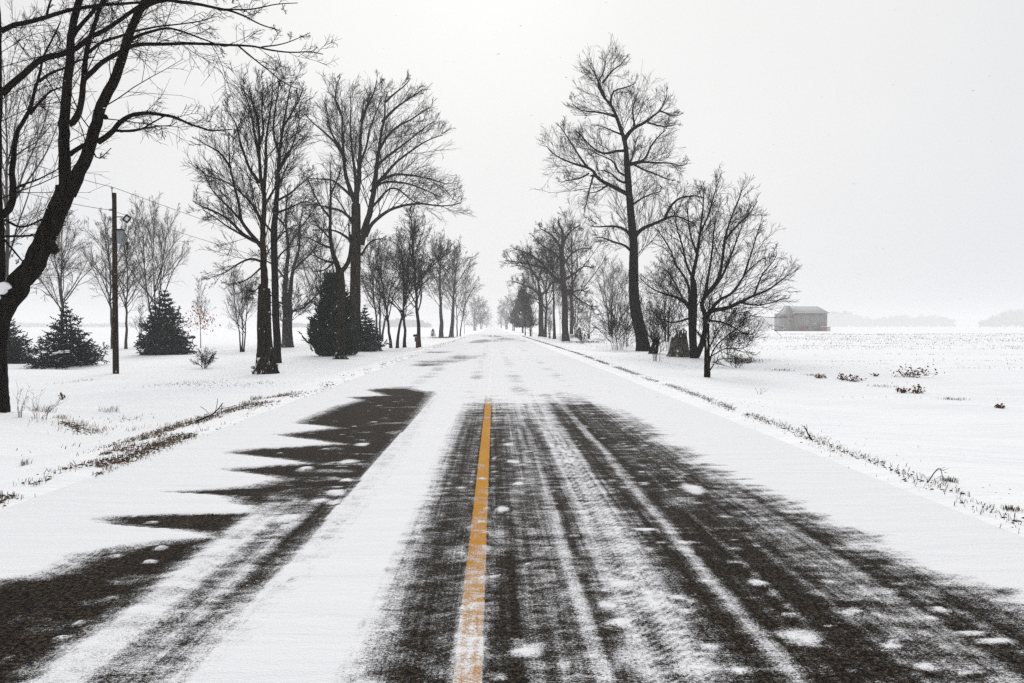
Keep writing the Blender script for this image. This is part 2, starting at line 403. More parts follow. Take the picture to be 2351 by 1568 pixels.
BLOBS = [(1840, 1462, 70, 25), (1572, 1403, 30, 12), (1625, 1485, 36, 14), (1740, 1336, 26, 10), (1200, 1497, 55, 17), (1425, 1430, 38, 17), (1395, 1388, 36, 12),
         (1618, 1333, 22, 6), (1552, 1372, 26, 8), (1665, 1372, 16, 5), (1430, 1340, 60, 22), (1570, 1245, 40, 5), (1180, 1060, 20, 6),
         (1190, 1110, 18, 5), (1170, 1020, 18, 4), (775, 1130, 28, 9), (795, 1102, 18, 5), (770, 1152, 25, 8), (370, 1257, 22, 6), (345, 1288, 20, 6), (800, 1060, 30, 6), (830, 1020, 22, 5),
         (700, 1075, 22, 7), (735, 1150, 40, 12), (660, 1190, 40, 14), (2120, 1530, 40, 14), (2160, 1400, 28, 9), (1905, 1335, 24, 6), (2050, 1480, 40, 8), (2230, 1450, 60, 8),
         (1060, 1120, 16, 4), (1155, 1170, 22, 9), (1480, 1215, 45, 5), (1960, 1400, 30, 7), (1700, 1540, 30, 10), (2290, 1470, 70, 8), (1590, 1120, 45, 16), (140, 1465, 20, 8), (180, 1430, 18, 6)]
DARK_FAR = [(985, 837, 45, 5), (1005, 829, 60, 7), (1060, 820, 55, 6), (985, 808, 60, 3), (920, 890, 45, 3.5), (880, 893, 26, 3), (1120, 783, 40, 4), (1095, 786, 22, 2.5), (1160, 779, 30, 4), (1130, 772, 30, 3), (965, 900, 40, 5), (1220, 783, 40, 2)]
def ellipse(X, Y, px, py, w, h):
    c = on_road(px, py); e = on_road(px + w, py); n1 = on_road(px, py + h); n0 = on_road(px, py - h)
    rx = abs(e[0] - c[0]); cy = 0.5 * (n0[1] + n1[1]); ry = 0.5 * abs(n0[1] - n1[1])
    wob = 0.8 * (fbm(X * 2.6 / max(rx, 0.05) * 0.4, Y * 2.6 / max(ry, 0.05) * 0.4, int(px), 2) - 0.5)
    return np.sqrt(((X - c[0]) / rx) ** 2 + ((Y - cy) / ry) ** 2) + wob
def blur(a, k):
    for _ in range(2):
        for ax in (0, 1):
            p = np.pad(a, [(k, k) if ax == i else (0, 0) for i in (0, 1)], mode='edge')
            cs = np.cumsum(np.insert(p, 0, 0, axis=ax), axis=ax); n = a.shape[ax]
            a = (np.take(cs, np.arange(2 * k + 1, n + 2 * k + 1), axis=ax) - np.take(cs, np.arange(0, n), axis=ax)) / (2 * k + 1)
    return a
PX = [on_road(a, b) for a, b in ((1300, 893), (1410, 935), (1500, 985), (1560, 1035), (1640, 1080), (1760, 1130), (1880, 1195), (2000, 1260), (2150, 1320), (2351, 1405), (2700, 1560))]
PY_ = np.array([p[1] for p in PX])[::-1]; PX_ = np.array([p[0] for p in PX])[::-1]
def cover(X, Y):
    streak = fbm(X * 0.9 + 7, Y * 7.0, 31, 4) - 0.5            # the wind blows across the road
    streak2 = fbm(X * 2.2, Y * 16.0, 37, 3) - 0.5
    wob = 0.10 * (fbm(X * 0 + 1, Y * 0.35, 41, 3) - 0.5) + 0.05 * (fbm(X * 3, Y * 1.5, 43, 2) - 0.5)
    c = np.ones_like(X)
    # right lane
    xs = [0.06, 0.12, 0.22, 0.34, 0.46, 0.56, 0.62, 0.70, 0.78, 0.86, 0.95, 1.05, 1.14, 1.22, 1.32, 1.43, 1.48, 1.53, 1.60, 1.9, 2.15, 2.3, 2.42, 2.55, 2.7, 2.9, 3.2]
    cs = [0.46, 0.32, 0.28, 0.43, 0.45, 0.46, 0.62, 0.38, 0.48, 0.72, 0.58, 0.68, 0.62, 0.40, 0.20, 0.24, 0.60, 0.50, 0.20, 0.28, 0.30, 0.40, 0.48, 0.40, 0.27, 0.24, 0.24]
    lane = np.interp(X + wob, xs, cs) + 0.25 * streak + 0.18 * streak2
    tread = (np.abs(X + wob - 1.0) < 0.15) * 0.09 * np.sign(np.sin(Y * 2 * math.pi / 0.06 + 3 * np.sin(X * 40))) * sstep(14, 6, Y)
    long_ = fbm(X * 16 + 3, Y * 0.22, 71, 3) - 0.5; long2 = fbm(X * 45, Y * 0.5, 73, 2) - 0.5
    lane = lane + tread + 0.42 * long_ + 0.16 * long2
    edge = np.interp(Y, PY_, PX_) + 0.75 * streak + 0.35 * streak2
    e = sstep(-0.28, 0.30, X - edge)
    lane = lane * (1 - e) + e * 1.0
    far = sstep(10.5, 16.8, Y + 5.0 * streak + 2.5 * streak2 - 1.2 * (X > 0.9) * (X < 2.2))
    right = np.maximum(lane, lane * (1 - far) + far)
    # strip between the packed track and the line
    mid = np.interp(X - 0.6 * wob, [-0.62, -0.48, -0.36, -0.22, -0.10, 0.06], [0.88, 0.68, 0.40, 0.28, 0.34, 0.46]) + 0.25 * long_ + 0.10 * long2 + 0.14 * streak + 0.12 * streak2
    mid = mid * (1 - far) + far
    c = np.where(X > 0.04, right, np.where(X > -0.62, mid, c))
    # left lane: bare asphalt with drift fingers
    P = np.array([on_road(a, b) for a, b in LEFT_BARE])
    jit = 0.08 * (fbm(X * 3, Y * 6, 51, 3) - 0.5)
    bare = np.mean([in_poly(X + jit + dx, Y + jit * 0.3 + dy * (1 + Y * 0.3), P) for dx, dy in ((-0.30, 0), (-0.2, 0.002), (-0.12, -0.003), (-0.06, 0.003), (0, 0), (0.05, -0.003), (0.10, 0.003), (0.16, 0))], axis=0)
    left = 1 - bare * 0.97
    l2 = np.interp(X + wob * 0.8, [-4, -2.6, -2.12, -2.02, -1.92, -1.74, -1.68, -1.62, -1.54, -1.48, -1.42, -1.34, -1.25], [0.10, 0.10, 0.14, 0.40, 0.82, 0.78, 0.50, 0.46, 0.66, 0.40, 0.12, 0.14, 0.74]) + 0.75 * np.maximum(0, fbm(X * 3.2, Y * 4.5, 67, 3) - 0.50) * (X > -1.52)
    nearf = sstep(7.4, 5.4, Y + 1.2 * streak)
    spots = 0.42 * sstep(0.50, 0.72, fbm(X * 2.5, Y * 5.0, 61, 3)) * sstep(-2.5, -1.7, X)
    l3 = nearf * l2 + (1 - nearf) * (0.03 + spots)
    l3 = l3 + 0.22 * np.maximum(streak2 + 0.5 * streak, 0) * sstep(-1.9, -2.3, X) + (0.22 * streak) * sstep(-2.1, -1.9, X) + 0.10 * sstep(0.55, 0.7, fbm(X * 6, Y * 9, 63, 3))
    left = np.where(bare > 0.15, np.maximum(left, np.clip(l3, 0, 1)), left)
    left = np.where((X > -1.27 + wob) & (Y < 16.5), np.maximum(left, 0.84 + 0.16 * streak), left)
    c = np.where(X < -0.62, left, c)
    # packed track runs on over the far, blown-in part
    for px, py, w, h in BLOBS:
        d = ellipse(X, Y, px, py, w, h); c = np.maximum(c, 0.86 * sstep(1.30, 0.25, d))
    for px, py, w, h, pk in ((1065, 1265, 60, 24, 0.62), (1140, 1235, 62, 60, 0.58), (1100, 1440, 50, 60, 0.5), (1330, 1300, 40, 30, 0.5), (1210, 1480, 80, 30, 0.62), (900, 1440, 30, 30, 0.62), (1560, 1150, 60, 30, 0.5), (1440, 1500, 60, 40, 0.66), (110, 1440, 70, 22, 0.42), (230, 1380, 80, 16, 0.40), (300, 1330, 60, 14, 0.40)):
        d = ellipse(X, Y, px, py, w, h); c = np.maximum(c, pk * sstep(1.5, 0.1, d) + 0.25 * streak * (d < 1.5))
    for px, py, w, h in DARK_FAR:
        d = ellipse(X, Y, px, py, w, h); c = np.minimum(c, 1 - 0.62 * sstep(1.3, 0.3, d) * np.clip(0.65 + 1.5 * streak, 0, 1))
    tr = np.exp(-((X + 2.0) / 0.35) ** 2) + np.exp(-((X + 0.45) / 0.3) ** 2) + np.exp(-((X - 0.75) / 0.35) ** 2) + np.exp(-((X - 2.2) / 0.35) ** 2)
    c = np.where((Y > 15) & (np.abs(X) < 3), np.minimum(c, 1 - np.clip(0.10 + 0.6 * (fbm(X * 0.6, Y * 0.5, 81, 3) - 0.45) + 0.5 * streak, 0, 0.34) * tr * sstep(140, 30, Y)), c)
    rng = np.random.default_rng(8)
    for _ in range(280):
        y = 2.6 + 13 * rng.random() ** 1.3; x = rng.uniform(0.1, 2.7) if rng.random() < 0.72 else rng.uniform(-3.3, -1.4)
        w = rng.uniform(0.02, 0.075) * (1 + y * 0.05); h = w * rng.uniform(0.3, 0.7)
        j = (np.abs(X - x) < w * 1.6) & (np.abs(Y - y) < h * 1.6)
        if j.any():
            d = np.sqrt(((X[j] - x) / w) ** 2 + ((Y[j] - y) / h) ** 2); c[j] = np.maximum(c[j], 0.74 * sstep(1.25, 0.2, d))
    # the painted line is mostly swept clean further on and dusted close by
    ln = np.interp(Y, [2, 3.4, 4.2, 5.0, 5.8, 7.0, 11, 13.5, 16, 60, 75, 95, 120], [0.58, 0.57, 0.52, 0.44, 0.35, 0.22, 0.16, 0.26, 0.9, 0.98, 0.72, 0.72, 0.95]) + 0.5 * (fbm(X * 9, Y * 9, 79, 4) - 0.5) * sstep(7.5, 5, Y) + 0.30 * streak + 1.3 * np.maximum(fbm(X * 9, Y * 3.5, 77, 3) - 0.55, 0)
    on = sstep(0.10, 0.066, np.abs(X))
    c = c * (1 - on) + on * np.clip(ln, 0, 1)
    c = np.maximum(c, sstep(3.5, 3.9, np.abs(X + 0.05) + 0.2 * streak) * (X > 0))
    return np.clip(c, 0, 1)
ry = [1.2]
while ry[-1] < 62: ry.append(ry[-1] * (1.0085 if ry[-1] < 4.6 else 1.0062 if ry[-1] < 15 else 1.012 if ry[-1] < 24 else 1.03))
ry = np.array(ry); rx = np.linspace(ROAD_L - 0.1, ROAD_R + 0.1, 350)
X, Y = np.meshgrid(rx, ry); C = cover(X, Y)
def road_z(X, C):
    crown = -0.012 * (np.abs(X) / 4) ** 2
    thick = np.where(X < -1.8, 0.016, 0.005)
    shoulder = 0.015 * sstep(3.2, 4.3, np.abs(X))
    return 0.0 + crown + thick * sstep(0.4, 1.0, C) + shoulder - 0.035 * sstep(3.9, 4.5, np.abs(X))
V1 = np.stack([X, Y, road_z(X, C)], -1).reshape(-1, 3); F1 = grid_faces(len(rx), len(ry))
fy = [ry[-1]]; st = 0.6
while fy[-1] < 2990: st *= 1.06; fy.append(min(fy[-1] + st, 2990))
fy = np.concatenate([np.array(fy)]); fx = np.linspace(ROAD_L - 0.1, ROAD_R + 0.1, 44)
X2, Y2 = np.meshgrid(fx, fy); C2 = cover(X2, Y2)
V2 = np.stack([X2, Y2, road_z(X2, C2)], -1).reshape(-1, 3)
by = np.array([-140, -60, -20, -6, -2, 0, ry[0]]); X3, Y3 = np.meshgrid(fx, by); C3 = 0.5 * np.ones_like(X3)
V3 = np.stack([X3, Y3, road_z(X3, C3)], -1).reshape(-1, 3)
Q = np.concatenate([F1, grid_faces(len(fx), len(fy)) + len(V1), grid_faces(len(fx), len(by)) + len(V1) + len(V2)])
me = make_mesh("road", np.concatenate([V1, V2, V3]), Q)
a = me.attributes.new("cover", 'FLOAT', 'POINT'); a.data.foreach_set("value", np.concatenate([C.ravel(), C2.ravel(), C3.ravel()]).astype(np.float32))
road = link("road", me, M_ROAD); tag(road, kind="structure")
lx = np.linspace(-0.066, 0.066, 9); ly = np.concatenate([by[:-1], ry, fy[1:][fy[1:] < 400]])
X, Y = np.meshgrid(lx, ly); C = np.where(Y < 1.2, 0.5, cover(X, Y))
zc = np.stack([np.interp(ly, np.concatenate([by[:-1], ry, fy[1:]]), np.concatenate([np.full(len(by) - 1, V3[0, 2] * 0 + 0.0035), np.full(len(ry) + len(fy) - 1, 0.0)]))] * 9, 1)
me = make_mesh("center_line", np.stack([X, Y, road_z(X, C) + 0.004], -1).reshape(-1, 3), grid_faces(9, len(ly)))
a = me.attributes.new("cover", 'FLOAT', 'POINT'); a.data.foreach_set("value", C.ravel().astype(np.float32))
link("center_line", me, M_LINE, road)

# ---------------------------------------------------------------- trees
STYLE = {
    # per level: branches per metre of parent (or count), angle, length share, points, up, wander
    'maple': dict(l2=(1.25, 34, 0.60, 0.03, 0.05), l3=(7, 33, 0.56, 0.03, 0.06), l4=(5, 33, 0.55, 0.02, 0.06)),
    'ash': dict(l2=(1.30, 34, 0.58, 0.06, 0.045), l3=(6, 34, 0.56, 0.05, 0.05), l4=(4, 33, 0.55, 0.04, 0.06)),
    'poplar': dict(l2=(1.45, 42, 0.58, 0.08, 0.07), l3=(7, 36, 0.60, 0.07, 0.06), l4=(4, 34, 0.60, 0.05, 0.07)),
    'whip': dict(l2=(1.7, 32, 0.66, 0.02, 0.04), l3=(6, 34, 0.58, 0.02, 0.045), l4=(3, 34, 0.55, 0.02, 0.05)),
    'hanging': dict(l2=(0.85, 46, 0.32, 0.0, 0.10), l3=(7, 44, 0.52, 0.0, 0.10), l4=(4, 42, 0.55, -0.01, 0.11)),
    'oak': dict(l2=(1.5, 46, 0.50, 0.03, 0.10), l3=(8, 42, 0.54, 0.03, 0.10), l4=(4, 40, 0.55, 0.03, 0.11)),
}
def twigs(rng, PL, style, dens, rmin, n4=1.0, maxlen=6.0):
    """three orders of ever finer branches on the given limbs [(P,R)...]; returns tube batches"""
    st = STYLE[style]; n = 10
    P = np.stack([resample(np.concatenate([p, r[:, None]], 1), n) for p, r in PL]); R = P[..., 3]; P = P[..., :3]
    L = np.linalg.norm(np.diff(P, axis=1), axis=2).sum(1)
    d, ang, lf, up, wd = st['l2']
    cnt = np.maximum(4, (L * d * dens * 1.35).astype(int))
    P2, R2, L2 = spawn(rng, P, R, np.minimum(L, maxlen), cnt, 0.14, 1.0, ang, 11, lambda t: lf * np.maximum(1.15 - 0.85 * t, 0.2), 6, up, wd, 0.0070, rmin * 1.3, upbias=0.25)
    c, ang, lf, up, wd = st['l3']
    P3, R3, L3 = spawn(rng, P2, R2, L2, c, 0.15, 1.0, ang, 12, lambda t: lf * (1.15 - 0.65 * t), 3, up, wd, 0.0075, rmin * 0.95, upbias=0.2)
    c, ang, lf, up, wd = st['l4']
    P4, R4, L4 = spawn(rng, P3, R3, L3, max(1, int(round(c * n4 * 1.05))), 0.2, 1.0, ang, 13, lambda t: 1.15 * lf * (1.1 - 0.5 * t), 2, up, wd, 0.008, rmin * 0.78)
    return [(P2, R2, 3), (P3, R3, 3), (P4, R4, 3)]
def traced_tree(name, label, group, trunk, limbs, style, seed, dens=1.0, n4=1.0, tw=0.00012, Y=None, extra=0, mat=None, twmat=None, depth=0.5, flare=(0.5, 0.55, 5), maxlen=6.0, extra_t=(0.3, 0.95), extra_len=0.3, cat="tree"):
    """trunk, limbs: ([(px,py)...], r0px, r1px[, depth offset of the far end as a share of its length]); the first trunk point stands on the ground"""
    rng = np.random.default_rng(seed); mat = mat or M_BARK; twmat = twmat or M_TWIG
    g = ground_at(*trunk[0][0]); Yb = Y or g[1]; base = at_depth(np.array(trunk[0][0][0]), np.array(trunk[0][0][1]), np.array(Yb))
    base[2] = float(gz(base[0], base[1])); mpp = Yb / FPX
    root = empty(name, base); tag(root, label, cat, group)
    done = []            # (pixel polyline, depths)
    lims = []
    for k, lb in enumerate([trunk] + limbs):
        pts, r0, r1 = lb[:3]; off = lb[3] if len(lb) > 3 else (0.0 if k == 0 else float(rng.uniform(-depth, depth)))
        n = max(6, int(np.linalg.norm(np.diff(np.array(pts, float), axis=0), axis=1).sum() / 11))
        pp = resample(pts, min(n, 40))
        if k > 0 and r1 < 1.3 * (1 if seed != 11 else 0.5): pp = resample(pp[:max(4, int(len(pp) * 0.91))], max(6, min(n, 40)))
        n = len(pp)
        if k == 0: y0 = Yb
        else:
            best = min(((np.hypot(*(q - pp[0]).T).min(), q, yy) for q, yy in done), key=lambda z: z[0]); y0 = best[2][np.hypot(*(best[1] - pp[0]).T).argmin()]
        s = np.linspace(0, 1, n); ln = np.linalg.norm(np.diff(pp, axis=0), axis=1).sum() * mpp
        yy = y0 + off * ln * s ** 1.2; done.append((pp, yy))
        P = at_depth(pp[:, 0], pp[:, 1], yy)
        if k == 0: P[0, 2] = min(P[0, 2], base[2]) - 0.25
        R = (r0 + (r1 - r0) * s ** 0.8) * mpp
        if k > 0: P[1:] += np.cumsum(rng.normal(size=(n - 1, 3)), 0) * np.minimum(R[1:, None] * 0.10, 0.025)
        lims.append((P - base, R))
    P, R = lims[0]
    mb = MB(); nn = max(24, len(P) * 2); PR = resample(np.concatenate([P, R[:, None]], 1), nn)
    mb.tube(PR[:, :3], PR[:, 3], 18, 0.10 if seed == 12 else 0.055, rng, True, flare).build("trunk", mat, root, True)
    for P, R in lims[1:]:
        MB().tube(P, R, 9, 0.04, rng).build("limb", mat, root, True)
    PL = lims[1:] if len(lims) > 1 else lims
    if len(lims) == 1 or True:
        P0, R0 = lims[0]; h = len(P0) // 3; PL = PL + [(P0[h:], R0[h:])] if extra == 0 and len(trunk[0]) > 6 else PL
    if extra:
        P0, R0 = lims[0]; L0 = np.array([np.linalg.norm(np.diff(P0, axis=0), axis=1).sum()])
        Pe, Re, Le = spawn(rng, P0[None], R0[None], L0, extra, extra_t[0], extra_t[1], lambda t: 66 - 34 * t, 9, lambda t: extra_len * (1.25 - 0.75 * t), 10, 0.05, 0.08, 0.011, rng.uniform(0.01, 0.012), upbias=0.1)
        for i in range(len(Pe)): MB().tube(Pe[i], Re[i], 7, 0.03, rng).build("limb", mat, root, True)
        PL = PL + [(Pe[i], Re[i]) for i in range(len(Pe))]
    link("crown", tube_mesh("crown", twigs(rng, PL, style, dens, max(0.0034, Yb * tw * 1.9), n4, maxlen)), twmat, root)
    return root
FORMS = {
    # forks, limbs, first limb at, lowest and highest limb angle, half width at height 10, trunk radius, style, branches, twigs, finest radius
    'oval': (1, 26, 0.24, 50, 20, 2.6, 0.13, 'ash', 1.3, 0.8, 0.009), 'vase': (3, 30, 0.20, 44, 22, 3.2, 0.16, 'ash', 1.15, 1.0, 0.009), 'broad': (1, 24, 0.20, 64, 28, 3.6, 0.17, 'maple', 0.95, 0.6, 0.009),
    'twin': (2, 30, 0.22, 48, 22, 3.0, 0.14, 'ash', 1.15, 1.0, 0.009), 'scrub': (4, 34, 0.05, 46, 24, 3.4, 0.12, 'oak', 0.75, 0.7, 0.013), 'lopped': (1, 22, 0.30, 46, 20, 3.0, 0.24, 'maple', 1.1, 0.6, 0.012), 'sapling': (1, 14, 0.22, 46, 24, 2.4, 0.09, 'ash', 1.0, 0.6, 0.012)}
GROWN = {}
def grow_form(key):
    if key in GROWN: return GROWN[key]
    forks, limbs, fork, low, high, sp, r, style, dens, n4, rmin = FORMS[key]
    rng = np.random.default_rng(len(GROWN) * 7 + 5); H = 10.0; parts = []; PL = []
    for s in range(forks):
        n = 14; t = np.linspace(0, 1, n); a = 2 * math.pi * s / forks + rng.uniform(-0.5, 0.5); out_ = np.array([math.cos(a), math.sin(a), 0])
        base = out_ * (0.22 if forks > 1 else 0); tip = out_ * sp * rng.uniform(0.3, 0.5) if forks > 1 else np.array([rng.uniform(-.5, .5), rng.uniform(-.5, .5), 0])
        hh = H * (0.97 if s == 0 else rng.uniform(0.82, 0.95))
        P = base[None] * (1 - t[:, None]) + tip[None] * (t[:, None] ** 1.3) + np.array([0, 0, 1])[None] * (t * hh)[:, None]
        P[2:] += np.cumsum(rng.normal(size=(n - 2, 3)) * 0.05, 0); P[0, 2] -= 0.3
        R = r * (1.0 - 0.95 * t ** 0.75) * (0.75 if forks > 1 else 1)
        PR = resample(np.concatenate([P, R[:, None]], 1), 22)
        parts.append(("trunk", MB().tube(PR[:, :3], PR[:, 3], 10, 0.05, rng, True, (0.3, 0.45, 5)).mesh("trunk", True)))
        Pe, Re, Le = spawn(rng, P[None], R[None], np.array([1.0]), max(5, limbs // forks), fork, 0.97, lambda t: low + (high - low) * t, 8, lambda t: sp * 1.2 * np.interp(t, [0, 0.25, 0.5, 0.8, 1.0], [0.85, 1.15, 1.1, 0.75, 0.4]), 10, 0.045, 0.07, 0.011, 0.012, upbias=0.1)
        PL += [(Pe[i], Re[i]) for i in range(len(Pe))] + [(P[8:], R[8:])]
        parts.append(("limbs", tube_mesh("limbs", [(Pe, Re, 6)])))
    parts.append(("crown", tube_mesh("crown", twigs(rng, PL, style, dens, rmin, n4, 99))))
    GROWN[key] = parts, sp
    return GROWN[key]
def grown_tree(name, label, group, px, py, top, spread, seed, form, Y=None, lean=0.0, cat="tree", far=False):
    """a free-grown bare tree: foot at the pixel (px,py), crown top at the row top, crown half width spread pixels"""
    parts, sp = grow_form(form); rng = np.random.default_rng(seed)
    g = ground_at(px, py)
    if Y is not None:
        g = at_depth(np.array(px), np.array(py), np.array(Y)); g[2] = float(gz(g[0], g[1]))
    mpp = g[1] / FPX; H = (py - top) * mpp; w = spread * mpp / sp
    root = empty(name, g); tag(root, label, cat, group)
    root.scale = (w, w, H / 10); root.rotation_euler = (0, lean, rng.uniform(0, 6.28) if abs(lean) < 1e-6 else 0)
    for nm, me in parts:
        o = link(nm, me, None, root)
        if len(me.materials) == 0: me.materials.append(None)
        o.material_slots[0].link = 'OBJECT'; o.material_slots[0].material = (M_TWIG_F if far else M_TWIG) if nm == "crown" else (M_BARK_F if far else M_BARK)
    return root

G_L, G_R = "bare trees on the left of the road", "bare trees on the right of the road"
# the near maple, cut by the left edge of the frame
near_maple = traced_tree("maple_tree", "huge black leaning maple on the snow bank, cut off by the picture's edge", G_L,
    ([(-17, 940), (-17, 860), (-16, 790), (-6, 722)], 29.6, 25.2),
    [([(-10, 735), (30, 672), (62, 630), (100, 570), (133, 487), (152, 436)], 24.4, 20, 0.0),
     ([(148, 458), (147, 384), (148, 317), (147, 284), (152, 217), (158, 143), (163, 83), (177, 20), (187, -15), (205, -130), (215, -260)], 14.1, 3.6, 0.1),
     ([(158, 446), (187, 384), (207, 334), (222, 294), (234, 250), (249, 217), (267, 173), (280, 117), (294, 67), (310, 30), (327, 0), (348, -45), (385, -150), (420, -260)], 14.8, 3.6, -0.15),
     ([(158, 286), (177, 260), (185, 217), (190, 183), (192, 143), (200, 100), (212, 60), (223, 27), (237, -10), (265, -80), (290, -160)], 7.4, 2.7, 0.3),
     ([(163, 90), (177, 67), (197, 43), (217, 20), (244, 0), (300, -50)], 5.18, 2.7, 0.5),
     ([(225, 326), (257, 304), (277, 280), (300, 265), (330, 260), (360, 262), (400, 269), (434, 284), (464, 294), (484, 300), (534, 297)], 6.66, 1.08, -0.1),
     ([(267, 300), (300, 300), (327, 294), (357, 277), (377, 267)], 3.06, 1.26),
     ([(277, 302), (314, 297), (360, 290), (394, 288), (405, 280)], 2.52, 0.9),
     ([(160, 355), (177, 342), (203, 330)], 5.4, 4.5, 0.0),
     ([(193, 182), (217, 157), (244, 133), (274, 117), (300, 103), (334, 97), (377, 97), (434, 95), (484, 97), (534, 100), (577, 103), (617, 112), (667, 118), (711, 117), (741, 123)], 5.92, 1.08, 0.1),
     ([(544, 102), (574, 127), (617, 160), (654, 190), (694, 207)], 2.16, 0.81),
     ([(600, 108), (650, 100), (690, 85), (712, 75)], 1.8, 0.72),
     ([(200, 123), (234, 97), (274, 83), (317, 70), (367, 60), (417, 55), (467, 47), (485, 40)], 3.6, 0.9),
     ([(288, 103), (317, 83), (350, 72), (384, 65), (417, 72), (467, 90), (517, 107), (536, 97)], 3.78, 0.9),
     ([(312, 30), (350, 8), (384, 2), (434, 7), (484, 17), (534, 27), (567, 40), (600, 57), (640, 70)], 5.4, 1.08, 0.2),
     ([(500, 21), (567, 22), (600, 17), (634, 10), (684, 7)], 2.16, 0.81),
     ([(330, -5), (400, -30), (470, -20), (540, -10)], 3.6, 0.9),
     ([(-14, 712), (-4, 640), (0, 600), (3, 500), (2, 400), (3, 300), (4, 215), (2, 140), (0, 60), (-4, -60), (-15, -200)], 13.3, 4.5, -0.1),
     ([(4, 496), (27, 467), (30, 417), (30, 384), (40, 317), (50, 290), (70, 254), (80, 217), (93, 167), (103, 127), (123, 87), (140, 50)], 8.14, 1.26, 0.2),
     ([(68, 262), (93, 234), (117, 210), (145, 200)], 3.96, 1.35),
     ([(90, 187), (117, 167), (147, 157), (180, 140), (217, 130)], 3.6, 1.44),
     ([(4, 216), (33, 187), (67, 160), (93, 140), (147, 125), (173, 113), (207, 87), (240, 70), (277, 47), (317, 20), (350, 2), (400, -25)], 7.4, 3.6, 0.35),
     ([(2, 72), (27, 60), (67, 50), (110, 37), (150, 23), (187, 15), (234, 8), (284, 6), (334, 2), (400, -10)], 5.4, 2.34, 0.4),
     ([(108, 37), (112, 15), (125, -20)], 2.7, 1.35), ([(28, 437), (50, 425), (83, 414), (110, 400), (133, 388)], 2.88, 1.08),
     ([(12, 505), (43, 520), (67, 517), (97, 503)], 3.06, 1.8), ([(10, 543), (50, 542), (97, 536)], 2.88, 1.98), ([(10, 550), (35, 580), (60, 610)], 2.7, 1.35),
     ([(112, 556), (126, 570), (134, 576)], 12.6, 8.88, 0.0), ([(225, 262), (240, 268), (243, 272)], 6.66, 5.4, 0.0), ([(215, 350), (225, 365), (240, 355), (255, 340)], 1.8, 0.72)],
    'hanging', 11, dens=2.5, n4=1.0, tw=0.00018, flare=(0.45, 0.35, 4), depth=0.6)
def snow_lump(parent, C, w, seed, flat=0.8):
    rng = np.random.default_rng(seed); k = 12; th = np.linspace(0, 2 * math.pi, k, endpoint=False); V = [np.array([0, 0, w * flat])]
    for q, hh in ((0.5, 0.85), (0.9, 0.35), (1.0, -0.1), (0.6, -0.5)):
        for a_ in th:
            j = q * w * rng.uniform(0.85, 1.15); V.append(np.array([math.cos(a_) * j, math.sin(a_) * j * 0.8, hh * w * flat]))
    Tt = [(0, 1 + i, 1 + (i + 1) % k) for i in range(k)]; Q = [(1 + r * k + i, 1 + (r + 1) * k + i, 1 + (r + 1) * k + (i + 1) % k, 1 + r * k + (i + 1) % k) for r in range(3) for i in range(k)]
    o = MB().add(np.array(V) + np.asarray(C), Q, Tt).build("snow_clump", M_SNOW, parent, True); return o
yb = near_maple.location[1]
for i, (px, py, w) in enumerate(((8, 668, 0.20), (24, 660, 0.13), (-2, 684, 0.16))):
    snow_lump(near_maple, at_depth(np.array(px), np.array(py), np.array(yb)) - np.array(near_maple.location) + np.array([0, -0.18, 0]), w, i)
traced_tree("ash_tree", "tall bare tree with rugged swollen snowy trunk foot, nearest of the lawn trees", G_L,
    ([(612, 858), (609, 800), (607, 740), (607, 690), (606, 662)], 19, 13),
    [([(606, 668), (606, 640), (604, 600), (603, 551), (605, 451), (597, 418), (594, 351), (592, 284), (580, 240), (568, 190), (556, 152)], 9, 1.2, 0.05),
     ([(604, 445), (608, 391), (611, 318), (618, 268), (625, 218), (628, 160)], 5, 1, 0.2),
     ([(600, 567), (571, 531), (553, 504), (548, 468), (538, 428), (528, 378), (525, 318), (523, 268)], 5, 1, -0.1),
     ([(602, 562), (561, 541), (528, 508), (495, 488), (455, 471), (425, 446)], 5, 1, 0.25),
     ([(530, 386), (505, 351), (471, 331), (441, 312)], 3.2, 0.9), ([(596, 420), (571, 384), (551, 324), (541, 284), (521, 255), (505, 225)], 4, 0.9),
     ([(604, 602), (574, 595), (540, 610), (514, 627), (490, 634), (464, 640)], 3.2, 0.9), ([(603, 558), (577, 550), (547, 534), (514, 514), (480, 490), (445, 472)], 3.6, 0.9),
     ([(603, 520), (585, 480), (560, 450), (520, 420), (480, 405), (455, 400)], 3.6, 0.9), ([(594, 360), (585, 320), (575, 260), (560, 210), (540, 170)], 3.5, 0.9),
     ([(605, 610), (570, 640), (540, 650), (510, 655)], 2.4, 0.8), ([(606, 650), (585, 668), (560, 690)], 2, 0.8),
     ([(594, 340), (603, 300), (600, 250), (603, 200), (598, 165)], 3, 0.8), ([(604, 480), (625, 440), (650, 400), (668, 350)], 3.4, 0.9), ([(553, 506), (520, 470), (490, 440), (470, 400), (455, 370)], 3, 0.8),
     ([(606, 662), (600, 655), (594, 660)], 5, 3, -0.2), ([(606, 815), (598, 842), (580, 858)], 7, 2.5, -0.2), ([(618, 820), (626, 845), (634, 858)], 6, 2.5, -0.2)],
    'ash', 12, dens=1.7, n4=1.2, mat=M_BARK_S, flare=(0.5, 0.7, 4), maxlen=7, tw=0.00016)
